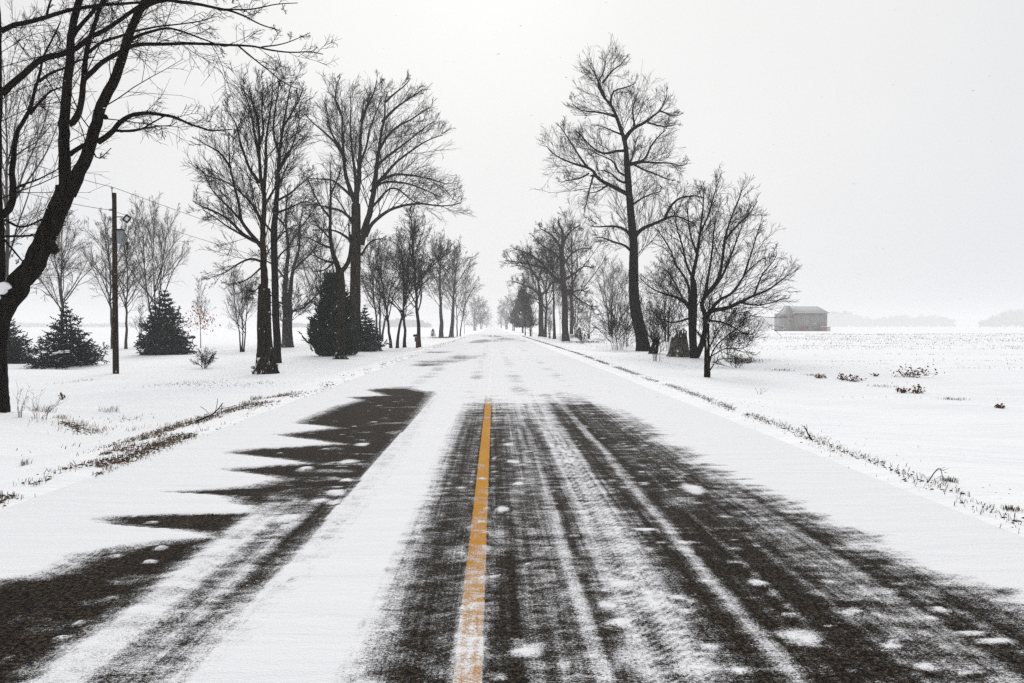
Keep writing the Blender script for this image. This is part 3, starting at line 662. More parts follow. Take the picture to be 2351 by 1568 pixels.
traced_tree("ash_tree", "slender dark trunk standing just behind the rugged swollen trunk", G_L,
    ([(636, 833), (636, 780), (634, 737), (631, 637), (629, 560), (629, 518)], 8.5, 7),
    [([(629, 525), (633, 451), (635, 401), (638, 351), (645, 301), (655, 251), (665, 201), (671, 155)], 7, 1, 0.1),
     ([(635, 411), (651, 364), (678, 331), (705, 300)], 3.6, 0.9), ([(632, 463), (665, 444), (695, 418), (738, 381)], 3.2, 0.9), ([(632, 490), (665, 478), (698, 464), (728, 471)], 3, 0.9),
     ([(638, 350), (628, 300), (632, 250), (640, 200), (645, 160)], 3.2, 0.9), ([(645, 300), (670, 260), (690, 220), (700, 190)], 3, 0.9), ([(630, 540), (600, 500), (580, 460), (575, 420)], 3, 0.9),
     ([(631, 600), (660, 570), (700, 560)], 2.4, 0.8), ([(635, 400), (665, 350), (685, 290), (690, 250)], 3, 0.9), ([(629, 560), (655, 530), (690, 510)], 2.6, 0.8)],
    'ash', 13, dens=1.7, tw=0.00014, maxlen=7, flare=(0.3, 0.5, 4))
traced_tree("maple_tree", "broad bare tree with thick forked trunk set back on the lawn", G_L,
    ([(660, 797), (659, 754), (660, 710), (656, 680)], 12, 10),
    [([(656, 690), (654, 637), (660, 570), (655, 500), (660, 430), (655, 395)], 7, 1), ([(660, 700), (667, 670), (674, 620), (687, 570), (690, 510), (700, 460)], 6, 1),
     ([(660, 715), (690, 710), (715, 690), (740, 660), (755, 620)], 3.4, 0.9), ([(655, 640), (630, 610), (600, 590), (590, 560)], 3, 0.9), ([(674, 620), (705, 590), (730, 560), (745, 520)], 3, 0.9),
     ([(656, 700), (635, 690), (615, 660)], 2.6, 0.8), ([(660, 570), (685, 530), (715, 490), (735, 450)], 2.6, 0.8), ([(656, 520), (630, 490), (610, 450)], 2.6, 0.8)],
    'maple', 14, dens=1.2, tw=0.00014, extra=8, extra_len=0.9, mat=M_BARK_S)
traced_tree("maple_tree", "tallest bare tree with wide spreading fan crown behind the dark cedar", G_L,
    ([(821, 806), (818, 760), (815, 720), (816, 638), (817, 551), (817, 468)], 14, 10),
    [([(817, 475), (823, 418), (825, 368), (827, 318), (830, 268), (835, 228), (832, 190)], 8, 1, 0.0),
     ([(828, 562), (836, 525), (842, 501), (848, 468), (853, 434), (860, 384), (867, 344), (873, 304), (882, 268), (884, 228), (895, 201), (908, 165)], 9, 1, -0.1),
     ([(814, 462), (795, 411), (788, 358), (785, 304), (783, 261), (765, 218), (748, 188)], 6, 1, 0.2), ([(795, 370), (772, 331), (745, 304), (722, 284), (702, 264), (680, 240)], 4, 0.9),
     ([(810, 453), (785, 431), (762, 414), (732, 411), (695, 408)], 4, 0.9), ([(812, 508), (785, 485), (758, 478), (728, 471), (695, 468)], 4, 0.9), ([(810, 556), (772, 531), (738, 528), (712, 533)], 4, 0.9),
     ([(857, 432), (885, 398), (912, 371), (938, 351), (972, 328), (1005, 314), (1040, 308)], 4.5, 0.9), ([(867, 352), (885, 318), (912, 291), (945, 274), (978, 251), (1012, 238)], 4, 0.9),
     ([(877, 280), (905, 251), (932, 231), (962, 211), (990, 188)], 3.5, 0.9), ([(862, 420), (902, 401), (938, 401), (978, 408), (1012, 418), (1048, 432)], 4, 0.9),
     ([(845, 486), (868, 461), (895, 434), (918, 438), (952, 464), (995, 468)], 3.5, 0.9), ([(840, 542), (855, 514), (885, 488), (918, 474), (962, 468), (1012, 473), (1052, 468), (1092, 454)], 5, 0.9),
     ([(830, 586), (848, 558), (872, 548), (900, 552)], 3.4, 0.9), ([(829, 280), (845, 240), (860, 210), (868, 170)], 4, 0.9), ([(817, 470), (814, 400), (808, 335), (805, 285), (805, 230), (790, 190)], 5, 0.9),
     ([(783, 262), (770, 230), (775, 190), (790, 165)], 3, 0.8), ([(788, 350), (760, 300), (750, 250), (735, 215)], 3.5, 0.9), ([(850, 440), (880, 420), (930, 420), (985, 440), (1030, 465)], 3.5, 0.9),
     ([(860, 385), (895, 355), (935, 325), (985, 285), (1020, 270)], 3.5, 0.9), ([(884, 235), (905, 215), (930, 195), (950, 170)], 2.8, 0.8), ([(824, 380), (840, 340), (850, 290), (870, 240), (880, 200)], 3.2, 0.8), ([(813, 520), (795, 490), (770, 450), (745, 430)], 3, 0.8)],
    'maple', 15, dens=1.0, n4=1.0, tw=0.00012, maxlen=9, mat=M_BARK_S, flare=(0.7, 0.6, 5))
traced_tree("ash_tree", "thin crooked trunk with splayed roots standing in front of the cedar", G_L,
    ([(776, 824), (781, 800), (783, 737), (783, 657), (779, 616)], 9.5, 9),
    [([(779, 620), (765, 585), (759, 550), (758, 510), (758, 418), (755, 345)], 6.5, 1, 0.1), ([(783, 624), (799, 604), (805, 577), (806, 540)], 6, 3, 0.2), ([(772, 603), (746, 598), (719, 585), (690, 588)], 3.4, 0.9),
     ([(762, 570), (735, 560), (705, 545), (680, 548)], 3, 0.9), ([(758, 500), (735, 470), (715, 430), (700, 390)], 3, 0.9), ([(758, 450), (775, 410), (785, 370)], 2.6, 0.9), ([(770, 598), (745, 620), (715, 625)], 2.6, 0.9),
     ([(805, 560), (800, 520), (805, 480)], 2.8, 0.9), ([(759, 550), (730, 520), (700, 510)], 2.6, 0.8), ([(780, 800), (770, 818), (760, 834)], 5, 3, -0.3), ([(782, 806), (790, 818), (800, 826)], 5, 3, -0.3)],
    'ash', 16, dens=1.25, tw=0.00014, maxlen=7, mat=M_BARK_S)
# right of the road
traced_tree("cottonwood_tree", "tallest bare tree on the right, thick trunk bending at its foot", G_R,
    ([(1478, 806), (1472, 770), (1464, 735), (1458, 705), (1455, 665), (1455, 600), (1455, 561), (1451, 519), (1447, 475), (1444, 438), (1441, 398), (1439, 366)], 15, 6.5),
    [([(1439, 372), (1435, 332), (1428, 305), (1417, 273), (1401, 241), (1385, 222), (1372, 190), (1385, 166), (1391, 132), (1389, 104)], 6.4, 0.9, 0.0),
     ([(1457, 545), (1471, 529), (1503, 514), (1529, 503), (1552, 496), (1585, 509), (1617, 525)], 5.5, 1, -0.15), ([(1526, 504), (1533, 486), (1542, 470), (1562, 455), (1600, 450), (1640, 465)], 4, 1),
     ([(1453, 545), (1432, 525), (1406, 519), (1373, 521), (1341, 517)], 4.5, 1), ([(1454, 582), (1435, 564), (1406, 555), (1383, 545), (1355, 547)], 4, 1),
     ([(1444, 447), (1417, 433), (1396, 422), (1375, 409), (1364, 393), (1348, 385), (1321, 377), (1289, 364), (1263, 345), (1244, 316)], 5.6, 0.9, 0.1), ([(1376, 410), (1366, 404), (1356, 402)], 4, 2.5),
     ([(1436, 346), (1412, 348), (1388, 353), (1364, 342), (1335, 313), (1305, 282)], 3.6, 0.9), ([(1348, 384), (1329, 358), (1311, 329), (1295, 305), (1277, 278)], 3, 0.9),
     ([(1434, 320), (1447, 302), (1460, 292), (1481, 281), (1497, 268), (1516, 252), (1529, 222), (1537, 194)], 5.4, 0.9, 0.1), ([(1487, 281), (1516, 289), (1540, 289), (1563, 282)], 2.6, 0.9), ([(1515, 254), (1548, 266), (1575, 258)], 2.2, 0.8),
     ([(1441, 376), (1463, 372), (1481, 364), (1497, 332), (1521, 305), (1550, 287)], 4, 0.9), ([(1441, 380), (1476, 372), (1508, 374), (1535, 374), (1567, 380), (1599, 362)], 3.6, 0.9), ([(1446, 372), (1476, 388), (1503, 398), (1535, 412), (1562, 414)], 2.8, 0.9),
     ([(1448, 474), (1471, 457), (1495, 446), (1530, 436)], 3, 0.9), ([(1414, 268), (1385, 260), (1359, 256), (1332, 252), (1303, 229)], 3, 0.9), ([(1401, 241), (1407, 212), (1425, 204), (1449, 196), (1470, 182)], 3, 0.9),
     ([(1390, 228), (1377, 195), (1364, 166), (1343, 138)], 3, 0.9), ([(1384, 190), (1407, 161), (1425, 148), (1443, 122)], 2.6, 0.8), ([(1457, 293), (1452, 252), (1460, 225), (1465, 198)], 2.8, 0.8),
     ([(1441, 420), (1420, 415), (1405, 400), (1380, 390), (1365, 400)], 3.2, 0.9), ([(1441, 405), (1420, 395), (1408, 372), (1385, 360), (1350, 345)], 3, 0.9), ([(1352, 398), (1330, 410), (1300, 415), (1275, 425)], 2.4, 0.8),
     ([(1440, 390), (1455, 350), (1460, 320), (1475, 300)], 2.8, 0.8), ([(1362, 404), (1352, 440), (1345, 470), (1338, 500)], 2.4, 0.8), ([(1430, 310), (1405, 300), (1380, 290), (1355, 285)], 2.6, 0.8), ([(1396, 424), (1370, 440), (1335, 445)], 2.6, 0.8)],
    'poplar', 21, dens=1.5, n4=1.0, tw=0.00012, maxlen=8, flare=(0.7, 0.3, 5))
traced_tree("crab_apple_tree", "spreading many-stemmed tree with long whip branches beside the old stump", G_R,
    ([(1594, 822), (1591, 790), (1591, 763), (1594, 698), (1591, 650)], 9.5, 6),
    [([(1591, 660), (1591, 633), (1601, 584), (1607, 535), (1614, 470), (1620, 395)], 5.5, 1, 0.0),
     ([(1599, 818), (1614, 779), (1619, 730), (1611, 698), (1624, 672), (1646, 642), (1656, 600), (1663, 551), (1676, 503), (1698, 450), (1715, 390)], 7.5, 1, -0.2),
     ([(1588, 800), (1583, 730), (1581, 672), (1572, 642), (1549, 607), (1539, 577), (1520, 545), (1490, 500)], 6, 1, 0.2),
     ([(1616, 735), (1633, 714), (1666, 709), (1698, 694), (1731, 678), (1763, 665), (1796, 642), (1836, 608)], 6.5, 1, -0.3), ([(1630, 716), (1650, 691), (1682, 672), (1708, 633), (1734, 607), (1773, 580)], 4.4, 0.9, 0.1),
     ([(1596, 698), (1594, 649), (1578, 617), (1565, 568), (1552, 519), (1545, 460)], 4.4, 0.9, 0.3), ([(1583, 700), (1552, 681), (1520, 672), (1487, 655), (1462, 622)], 4, 0.9, -0.3), ([(1624, 676), (1656, 639), (1679, 590), (1698, 535), (1715, 480)], 4, 0.9, 0.2),
     ([(1612, 700), (1625, 640), (1635, 580), (1640, 520), (1650, 450)], 4, 0.9, -0.1), ([(1590, 720), (1570, 690), (1545, 640), (1515, 600)], 3.5, 0.9, -0.4), ([(1698, 694), (1740, 700), (1785, 690), (1805, 680)], 2.6, 0.8, -0.2),
     ([(1616, 735), (1660, 740), (1700, 760), (1730, 775)], 3, 0.8, -0.4), ([(1731, 678), (1750, 630), (1775, 600), (1795, 560)], 2.6, 0.8), ([(1601, 584), (1585, 540), (1578, 490), (1570, 440)], 3, 0.8, 0.3), ([(1663, 552), (1690, 520), (1720, 490), (1745, 450)], 2.8, 0.8, 0.2),
     ([(1585, 730), (1545, 740), (1515, 730), (1490, 710)], 3, 0.8, -0.4), ([(1607, 535), (1628, 490), (1645, 430), (1660, 390)], 2.6, 0.8, 0.2), ([(1708, 633), (1725, 580), (1740, 530), (1755, 490)], 2.6, 0.8, 0.1)],
    'whip', 22, dens=1.5, n4=1.0, tw=0.00014, maxlen=4.5, flare=(0.3, 0.4, 4))
traced_tree("hawthorn_sapling", "small double-stemmed sapling standing alone on the snow before the thicket", G_R,
    ([(1620, 866), (1620, 828), (1620, 795), (1615, 763)], 4.2, 2.5),
    [([(1627, 866), (1627, 830), (1627, 795), (1628, 730), (1630, 665)], 4.4, 1.2, 0.05), ([(1628, 835), (1640, 800), (1670, 770), (1705, 745), (1735, 715)], 2, 0.8, 0.2), ([(1630, 850), (1650, 825), (1690, 825), (1720, 838)], 1.6, 0.6, -0.1),
     ([(1627, 800), (1650, 760), (1680, 730), (1720, 700)], 1.8, 0.6, 0.3), ([(1619, 790), (1600, 760), (1580, 740)], 1.6, 0.6, 0.2), ([(1629, 820), (1665, 800), (1700, 800), (1730, 790)], 1.6, 0.6, 0.3), ([(1628, 740), (1650, 700), (1660, 660)], 1.4, 0.6)],
    'whip', 23, dens=2.4, n4=0.8, tw=0.00016, flare=(0.1, 0.3, 4), mat=M_BARK_S)
traced_tree("oak_tree", "gnarled bare oak with pale snow-plastered trunk foot, limb reaching over the road", G_R,
    ([(1299, 783), (1297, 740), (1297, 698), (1292, 633), (1290, 600), (1289, 568)], 8, 5.5),
    [([(1289, 572), (1292, 535), (1282, 509), (1285, 488)], 4.5, 1), ([(1293, 650), (1279, 646), (1256, 620), (1227, 610), (1194, 603), (1162, 598), (1134, 597)], 4.4, 0.9, -0.1), ([(1290, 645), (1269, 633), (1250, 610), (1227, 590), (1201, 577), (1172, 568), (1157, 560)], 4, 0.9, 0.1),
     ([(1289, 572), (1272, 545), (1256, 532), (1240, 525), (1234, 500)], 4, 0.9), ([(1293, 645), (1302, 639), (1325, 623), (1344, 610), (1375, 622)], 4, 0.9), ([(1296, 668), (1305, 664), (1325, 685), (1347, 698), (1375, 717)], 3.4, 0.9), ([(1290, 575), (1300, 545), (1322, 522), (1345, 513)], 3.4, 0.9),
     ([(1291, 610), (1315, 580), (1340, 570), (1370, 575)], 3.2, 0.9), ([(1296, 680), (1330, 665), (1365, 680)], 2.8, 0.8), ([(1290, 600), (1265, 575), (1240, 560), (1215, 530)], 3.2, 0.9)],
    'oak', 24, dens=1.5, n4=0.9, tw=0.00011, maxlen=7, mat=M_BARK_F, twmat=M_TWIG)
traced_tree("oak_tree", "bare oak with forked crown, next beyond the gnarled oak", G_R,
    ([(1243, 773), (1242, 730), (1242, 698), (1240, 675)], 6.5, 5),
    [([(1240, 680), (1227, 665), (1204, 655), (1178, 646), (1158, 643)], 3.4, 0.8), ([(1240, 678), (1234, 639), (1220, 620), (1204, 594), (1190, 575)], 3.8, 0.8), ([(1241, 680), (1253, 668), (1266, 652), (1275, 620)], 3.4, 0.8), ([(1236, 645), (1245, 615), (1250, 585)], 3, 0.8),
     ([(1242, 690), (1225, 685), (1200, 684)], 2, 0.8), ([(1220, 620), (1195, 610), (1170, 612)], 2.4, 0.8)],
    'oak', 25, dens=1.4, n4=0.8, tw=0.00011, mat=M_BARK_F, twmat=M_TWIG_F, maxlen=9)

def T(name, label, px, py, top, spread, seed, group, form, **k): return grown_tree(name, label, group, px, py, top, spread, seed, form, **k)
# lawn and field trees on the left, farther off
T("bare_tree", "bare tree showing behind the leaning maple, its trunk hidden by it", 16, 800, 110, 130, 31, G_L, 'broad', far=True)
T("bare_tree", "bare tree rising directly behind the loose spruce with snow on its boughs", 142, 797, 500, 90, 32, G_L, 'broad', far=True)
T("bare_tree", "bare tree whose trunk stands just beyond the utility pole, partly hidden by it", 258, 801, 500, 66, 33, G_L, 'oval', far=True, lean=-0.05)
T("bare_tree", "bare slim tree between the utility pole and the plump spruce", 289, 801, 520, 66, 34, G_L, 'oval', far=True)
T("bare_tree", "bare tree rising directly behind the plump dense spruce", 358, 796, 480, 76, 35, G_L, 'vase', far=True)
T("bare_sapling", "crooked little tree at the foot of the plump spruce, on its pole side", 316, 800, 700, 26, 36, G_L, 'sapling', lean=0.14)
T("bare_tree", "small bare round-headed tree with short forked trunk on the open lawn", 556, 808, 630, 52, 38, G_L, 'vase')
T("bare_tree", "bare tree with paired trunks from one foot, right of the cedar", 905, 799, 540, 108, 41, G_L, 'twin')
T("bare_tree", "slim single trunk between the paired trunks and the mailbox", 929, 798, 540, 82, 42, G_L, 'oval')
T("bare_tree", "upright bare tree with oval crown right behind the mailbox", 962, 797, 478, 108, 43, G_L, 'oval')
T("bare_tree", "bare roadside tree on a grassy mound, lopped snow-streaked trunks", 1013, 775, 552, 72, 44, G_L, 'lopped', far=True)
T("bare_tree", "second bare roadside tree on the grassy mound, leaning crown over the road", 1036, 773, 566, 70, 45, G_L, 'lopped', far=True, lean=0.05)
T("bare_tree", "shortest tree of the grassy mound, trunk nearest the road", 1053, 772, 600, 46, 46, G_L, 'twin', far=True, lean=0.04)
T("bare_tree", "hazy grey-brown tree far down the left verge", 1090, 765, 686, 34, 47, G_L, 'scrub', far=True, Y=380)
T("bare_tree", "hazy tree beside the far grey-brown one, nearer the road's end", 1105, 762, 694, 27, 48, G_L, 'scrub', far=True, Y=600)
T("bare_tree", "palest and farthest tree of the left verge, almost lost in the snowfall", 1117, 757, 722, 18, 49, G_L, 'scrub', far=True, Y=1000)
T("bare_tree", "thin pale sapling between the grassy mound and the far hazy trees", 1066, 767, 690, 18, 50, G_L, 'sapling', far=True)
# right side, farther off
T("bare_tree", "second dark trunk standing close by the gnarled oak", 1273, 778, 560, 48, 61, G_R, 'lopped', far=True)
T("bare_sapling", "thin straight sapling between the two trunks of the gnarled oak pair", 1286, 782, 640, 18, 62, G_R, 'sapling', far=True)
T("bare_tree", "pale grey bare tree standing far behind the brush in the field", 1402, 779, 612, 52, 63, G_R, 'vase', far=True, Y=170)
T("bare_tree", "low scrubby tree between the far evergreen and the forked oak", 1219, 772, 655, 32, 64, G_R, 'scrub', far=True)
T("bare_tree", "scrubby twiggy tree filling the gap behind the gnarled oak", 1322, 778, 630, 42, 65, G_R, 'scrub', far=True, Y=125)
T("bare_tree", "hazy brown tree far down the right verge", 1163, 766, 694, 30, 66, G_R, 'scrub', far=True, Y=450)
T("bare_tree", "palest and farthest tree of the right verge, beside the road's end", 1151, 762, 710, 16, 67, G_R, 'scrub', far=True, Y=800)
T("bare_tree", "hazy tree just beyond the far evergreen on the right verge", 1179, 768, 682, 30, 68, G_R, 'scrub', far=True, Y=300)
T("bare_tree", "thin tree top showing above the far evergreen", 1206, 770, 625, 28, 69, G_R, 'oval', far=True)

T("bare_scrub", "brown scrub under the gnarled oak, on its road side", 1262, 777, 690, 26, 101, G_R, 'scrub', far=True)
T("bare_scrub", "brown scrub just beyond the gnarled oak, towards the bent trunk", 1352, 781, 690, 34, 102, G_R, 'scrub', far=True, Y=105)
T("bare_tree", "grey bare tree showing between the bent trunk and the many-stemmed tree", 1530, 790, 590, 60, 103, G_R, 'scrub', far=True, Y=85)
T("bare_tree", "bare tree top showing between the tall fan crown and the cedar", 735, 800, 520, 60, 104, G_L, 'broad', far=True, Y=95)

T("bare_tree", "spreading bare tree close behind the gnarled oak, filling its crown", 1312, 777, 498, 100, 105, G_R, 'broad', far=True, Y=118)
T("bare_tree", "bare tree filling the space between the two oaks of the right verge", 1252, 774, 560, 78, 106, G_R, 'broad', far=True)
T("bare_tree", "bare tree behind the paired trunks, field side", 872, 794, 575, 80, 107, G_L, 'vase', far=True, Y=100)

# the oak sapling that kept its brown leaves
oak = T("oak_sapling", "slender young oak still holding rusty brown leaves on the lawn", 461, 799, 640, 26, 37, G_L, 'sapling')
def leaves(rng, C, size, squash=(1, 1, 1)):
    n = len(C); a = nrm(rng.normal(size=(n, 3)) * np.array(squash)); b = nrm(np.cross(a, rng.normal(size=(n, 3)))); s = (size * rng.uniform(0.6, 1.3, n))[:, None]
    c = np.cross(a, b)
    V = np.stack([C - a * s, C - b * s * 0.5 + c * s * 0.15, C + a * s, C + b * s * 0.5 + c * s * 0.15], 1).reshape(-1, 3)
    i = np.arange(n)[:, None] * 4
    return V, np.concatenate([i + np.array([[0, 1, 2]]), i + np.array([[0, 2, 3]])])
rng = np.random.default_rng(3); g = np.array(oak.location); h = (799 - 640) * g[1] / FPX
c = rng.normal(size=(230, 3)) * np.array([0.10, 0.10, 0.10]) * h + np.array([0, 0, 0.42 * h]); c = c / np.array(oak.scale)
V, Tt = leaves(rng, c, 0.10 / oak.scale[0]); link("leaves", make_mesh("leaves", V, None, Tt, False), M_OAKLEAF, oak)

# ---------------------------------------------------------------- evergreens
def spruce(name, label, px, py, top, half, seed, dens=1.0, mat=None, group="evergreens in the snow", droop=0.10, fat=1.0, loose=0.0, snowload=(), Y=None):
    rng = np.random.default_rng(seed); g = ground_at(px, py)
    if Y is not None:
        g = at_depth(np.array(px), np.array(py), np.array(Y)); g[2] = float(gz(g[0], g[1]))
    m = g[1] / FPX; H = (py - top) * m; Rb = half * m
    root = empty(name, g); tag(root, label, "spruce" if "cedar" not in name else "cedar", group)
    MB().tube([(0, 0, -0.2), (0.02, 0, H * 0.5), (0, 0, H * 0.97)], [H * 0.022, H * 0.014, 0.01], 8).build("trunk", M_BARK, root, True)
    nb = int(170 * dens); u = (np.arange(nb) + rng.random(nb)) / nb; z = H * (0.03 + 0.94 * (0.35 * u + 0.65 * np.round(u * 15) / 15) ** 1.15)
    az = np.arange(nb) * 2.39996 + rng.normal(size=nb) * 0.25
    prof = np.interp(z / H, [0, 0.06, 0.18, 0.45, 0.75, 1.0], [0.80, 0.97, 1.0, 0.66, 0.30, 0.03]) ** fat
    ln = Rb * prof * rng.uniform(0.62, 1.16 + loose, nb)
    D = np.stack([np.cos(az), np.sin(az), np.interp(z / H, [0, 0.3, 0.8, 1], [-0.05, 0.05, 0.45, 1.2])], -1); D = nrm(D)
    n = 7; P = np.empty((nb, n, 3)); P[:, 0] = np.stack([0 * z, 0 * z, z], -1); d = D.copy()
    for s in range(1, n):
        f = s / (n - 1); d = nrm(d + np.array([0, 0, -droop if f < 0.6 else droop * 1.9]) + rng.normal(size=(nb, 3)) * 0.05); P[:, s] = P[:, s - 1] + d * (ln / (n - 1))[:, None]
    R = np.linspace(1, 0.25, n)[None] * (0.010 + 0.008 * ln)[:, None]
    cnt = np.maximum(4, (ln * 11).astype(int)); rm = max(0.016, g[1] * 0.0008)
    P2, R2, L2 = spawn(rng, P, R, ln, cnt, 0.12, 1.0, 50, 10, lambda t: 0.42 * (1.15 - 0.65 * t), 4, -0.03, 0.08, 0.05, rm, rcap=9, flat=0.65)
    P3, R3, L3 = spawn(rng, P2, R2, L2, 3, 0.15, 1.0, 45, 12, lambda t: 0.5 * (1.1 - 0.5 * t), 3, -0.02, 0.08, 0.05, rm, rcap=9, flat=0.4)
    P3 = P3[:, :, :]
    for RR in (R2, R3): RR *= np.interp(np.linspace(0, 1, RR.shape[1]), [0, 0.4, 1], [0.8, 1.2, 0.3])[None]
    link("crown", tube_mesh("crown", [(P, R, 4), (P2, R2, 3), (P3, R3, 3)]), mat or M_NEEDLE, root)
    if snowload:
        mb = MB()
        for (ax, zz, w) in snowload:
            rr = Rb * np.interp(zz, [0, 0.18, 0.45, 0.75, 1.0], [0.95, 1.0, 0.66, 0.30, 0.03]) * 0.80
            for _ in range(4):
                c = np.array([math.cos(ax) * rr, math.sin(ax) * rr, zz * H]) + rng.normal(size=3) * np.array([w * 0.6, w * 0.35, w * 0.12])
                th = np.linspace(0, 2 * math.pi, 10, endpoint=False); s = w * rng.uniform(0.35, 0.7); Vv = [c + (0, 0, s * 0.28)]; 
                for k, (q, hh) in enumerate(((0.55, 0.22), (1.0, 0.0), (0.7, -0.12))):
                    for a_ in th:
                        j = q * s * rng.uniform(0.8, 1.2); Vv.append(c + np.array([math.cos(a_) * j, math.sin(a_) * j * 0.7, hh * s]))
                Tt = [(0, 1 + i, 1 + (i + 1) % 10) for i in range(10)]; Qq = [(1 + r * 10 + i, 11 + r * 10 + i, 11 + r * 10 + (i + 1) % 10, 1 + r * 10 + (i + 1) % 10) for r in range(2) for i in range(10)]
                mb.add(Vv, Qq, Tt)
        mb.build("snow_clump", M_SNOW, root, True)
    return root
spruce("spruce_tree", "dark spruce cut by the picture's edge, behind the leaning maple", 4, 836, 700, 66, 71, 0.9)
spruce("spruce_tree", "loose-boughed dark spruce with a snow clump on its lower boughs", 153, 838, 695, 63, 72, 0.8, loose=0.2, snowload=((-1.5, 0.20, 0.34), (-1.9, 0.24, 0.25), (-1.1, 0.22, 0.25)))
spruce("spruce_tree", "plump dense dark spruce on the lawn right of the utility pole", 380, 814, 668, 62, 73, 1.05, fat=0.8)
spruce("spruce_tree", "low wide spruce with snowy boughs peeping out behind the tall trunk", 838, 806, 700, 44, 74, 0.9, mat=needle_material("snowy_needles", (0.008, 0.012, 0.010), (0.016, 0.02, 0.016), 0.17))
def cedar(name, label, px, py, top, half, seed, mat, n=5200, group="evergreens in the snow", bare=0.0, cat="cedar", Y=None):
    rng = np.random.default_rng(seed); g = ground_at(px, py)
    if Y is not None:
        g = at_depth(np.array(px), np.array(py), np.array(Y)); g[2] = float(gz(g[0], g[1]))
    m = g[1] / FPX; H = (py - top) * m; Rb = half * m
    root = empty(name, g); tag(root, label, cat, group)
    MB().tube([(0, 0, -0.2), (0.03, 0, H * 0.4), (0, 0, H * 0.95)], [H * 0.02, H * 0.012, 0.01], 8).build("trunk", M_BARK, root, True)
    zf = bare + (1 - bare) * rng.random(n) ** 1.15
    prof = np.interp((zf - bare) / (1 - bare), [0, 0.08, 0.3, 0.6, 0.85, 1], [0.80, 1.0, 0.96, 0.66, 0.34, 0.03])
    az = rng.random(n) * 6.283; lump = 0.80 + 0.42 * np.sin(az * 3 + zf * 14 + seed) * np.sin(zf * 23 + az * 2) + 0.17 * rng.normal(size=n)
    rr = Rb * prof * lump * np.sqrt(rng.uniform(0.25, 1, n))
    Bp = np.stack([np.cos(az) * rr, np.sin(az) * rr, zf * H * 0.96], -1)
    D = nrm(np.stack([np.cos(az) * 0.9, np.sin(az) * 0.9, 0.75 + 0 * az], -1) + rng.normal(size=(n, 3)) * 0.35)
    ln = H * 0.08 * rng.uniform(0.5, 1.3, n)
    P = np.stack([Bp, Bp + D * ln[:, None] * 0.5, Bp + (D + np.array([0, 0, 0.25])) * ln[:, None]], 1)
    R = np.stack([ln * 0.10, ln * 0.16, ln * 0.02], 1)
    P2, R2, L2 = spawn(rng, P, R, ln, 3, 0.1, 0.9, 42, 12, 0.6, 3, 0.08, 0.08, 0.10, 0.012, rcap=9)
    link("crown", tube_mesh("crown", [(P, R, 3), (P2, R2 * np.array([[0.7, 1.3, 0.3]]), 3)]), mat, root)
    return root
cedar("cedar_tree", "dark conical cedar standing behind the thin crooked trunk", 765, 817, 632, 48, 75, M_CEDAR, n=2500)
cedar("cedar_tree", "lone dark evergreen far down the right verge", 1200, 770, 672, 27, 76, M_FARGREEN, n=1300, bare=0.12, Y=210)
cedar("cedar_tree", "small pale evergreen far out in the field behind the mailbox", 994, 772, 755, 6, 77, M_FARGREEN, n=600)
cedar("cedar_tree", "little dark evergreen beside the gnarled oak, at the field edge", 1330, 777, 752, 9, 78, M_FARGREEN, n=700)

# ---------------------------------------------------------------- shrubs and brush
def shrub(name, label, px, py, w, h, seed, stems=14, dens=1.0, n4=1.0, group="leafless shrubs", mat=None, lean=0.0, Y=None, cat="shrub", r=0.010, stalks=False, style='whip'):
    rng = np.random.default_rng(seed); g = ground_at(px, py)
    if Y is not None:
        g = at_depth(np.array(px), np.array(py), np.array(Y)); g[2] = float(gz(g[0], g[1]))
    m = g[1] / FPX; root = empty(name, g); tag(root, label, cat, group); PL = []
    for s in range(stems):
        a = rng.uniform(0, 6.28); q = math.sqrt(rng.random()); n = 9; t = np.linspace(0, 1, n)[:, None]
        tip = np.array([math.cos(a) * w * q + lean * h, math.sin(a) * w * q * 0.8, h * rng.uniform(0.75, 1.1) * (1 - 0.45 * q * q)]) * m
        foot = np.array([math.cos(a), math.sin(a), 0]) * 0.35 * w * m * rng.random()
        P = foot + (tip * np.array([1, 1, 0])) * t ** 1.25 + np.array([0, 0, 1]) * tip[2] * t ** 0.85
        P[2:] += np.cumsum(rng.normal(size=(n - 2, 3)) * 0.02 * h * m, 0); P[0, 2] -= 0.08
        R = np.linspace(1, 0.3, n) * max(r * rng.uniform(0.7, 1.4), 0.00022 * g[1]); PL.append((P, R))
    bt = [(np.stack([p for p, _ in PL]), np.stack([q for _, q in PL]), 5)]
    if stalks:
        Lw = np.linalg.norm(np.diff(bt[0][0], axis=1), axis=2).sum(1); Pw, Rw, _ = spawn(rng, bt[0][0], bt[0][1], Lw, 3, 0.5, 1.0, 35, 10, 0.22, 4, -0.05, 0.1, 0.004, 0.0022); bt.append((Pw, Rw, 3))
    link("stems", tube_mesh("stems", bt), mat or M_TWIG, root)
    if stalks: return root
    link("twigs", tube_mesh("twigs", twigs(rng, PL, style, dens * 4 / max(h * m, 0.3), g[1] * 0.00021, n4, 9)), mat or M_TWIG, root)
    return root
shrub("lawn_shrub", "small leafless vase-shaped shrub alone on the lawn", 469, 846, 24, 42, 81, 12, 0.7, 0.5)
shrub("bramble_brush", "dense brown brush at the foot of the tall bent trunk, road side", 1418, 804, 50, 105, 82, 22, 0.62, 0.56, group="thicket brush")
shrub("bramble_brush", "upright leafless brush between the bent trunk and the old stump", 1506, 829, 32, 130, 83, 14, 0.56, 0.49, group="thicket brush")
shrub("bramble_brush", "tall thin brush rising behind the old stump", 1535, 806, 60, 150, 84, 16, 0.50, 0.42, group="thicket brush")
shrub("bramble_brush", "tangled brush drooping over the snow right of the many-stemmed tree", 1672, 822, 62, 120, 85, 18, 0.56, 0.49, group="thicket brush", lean=0.15)
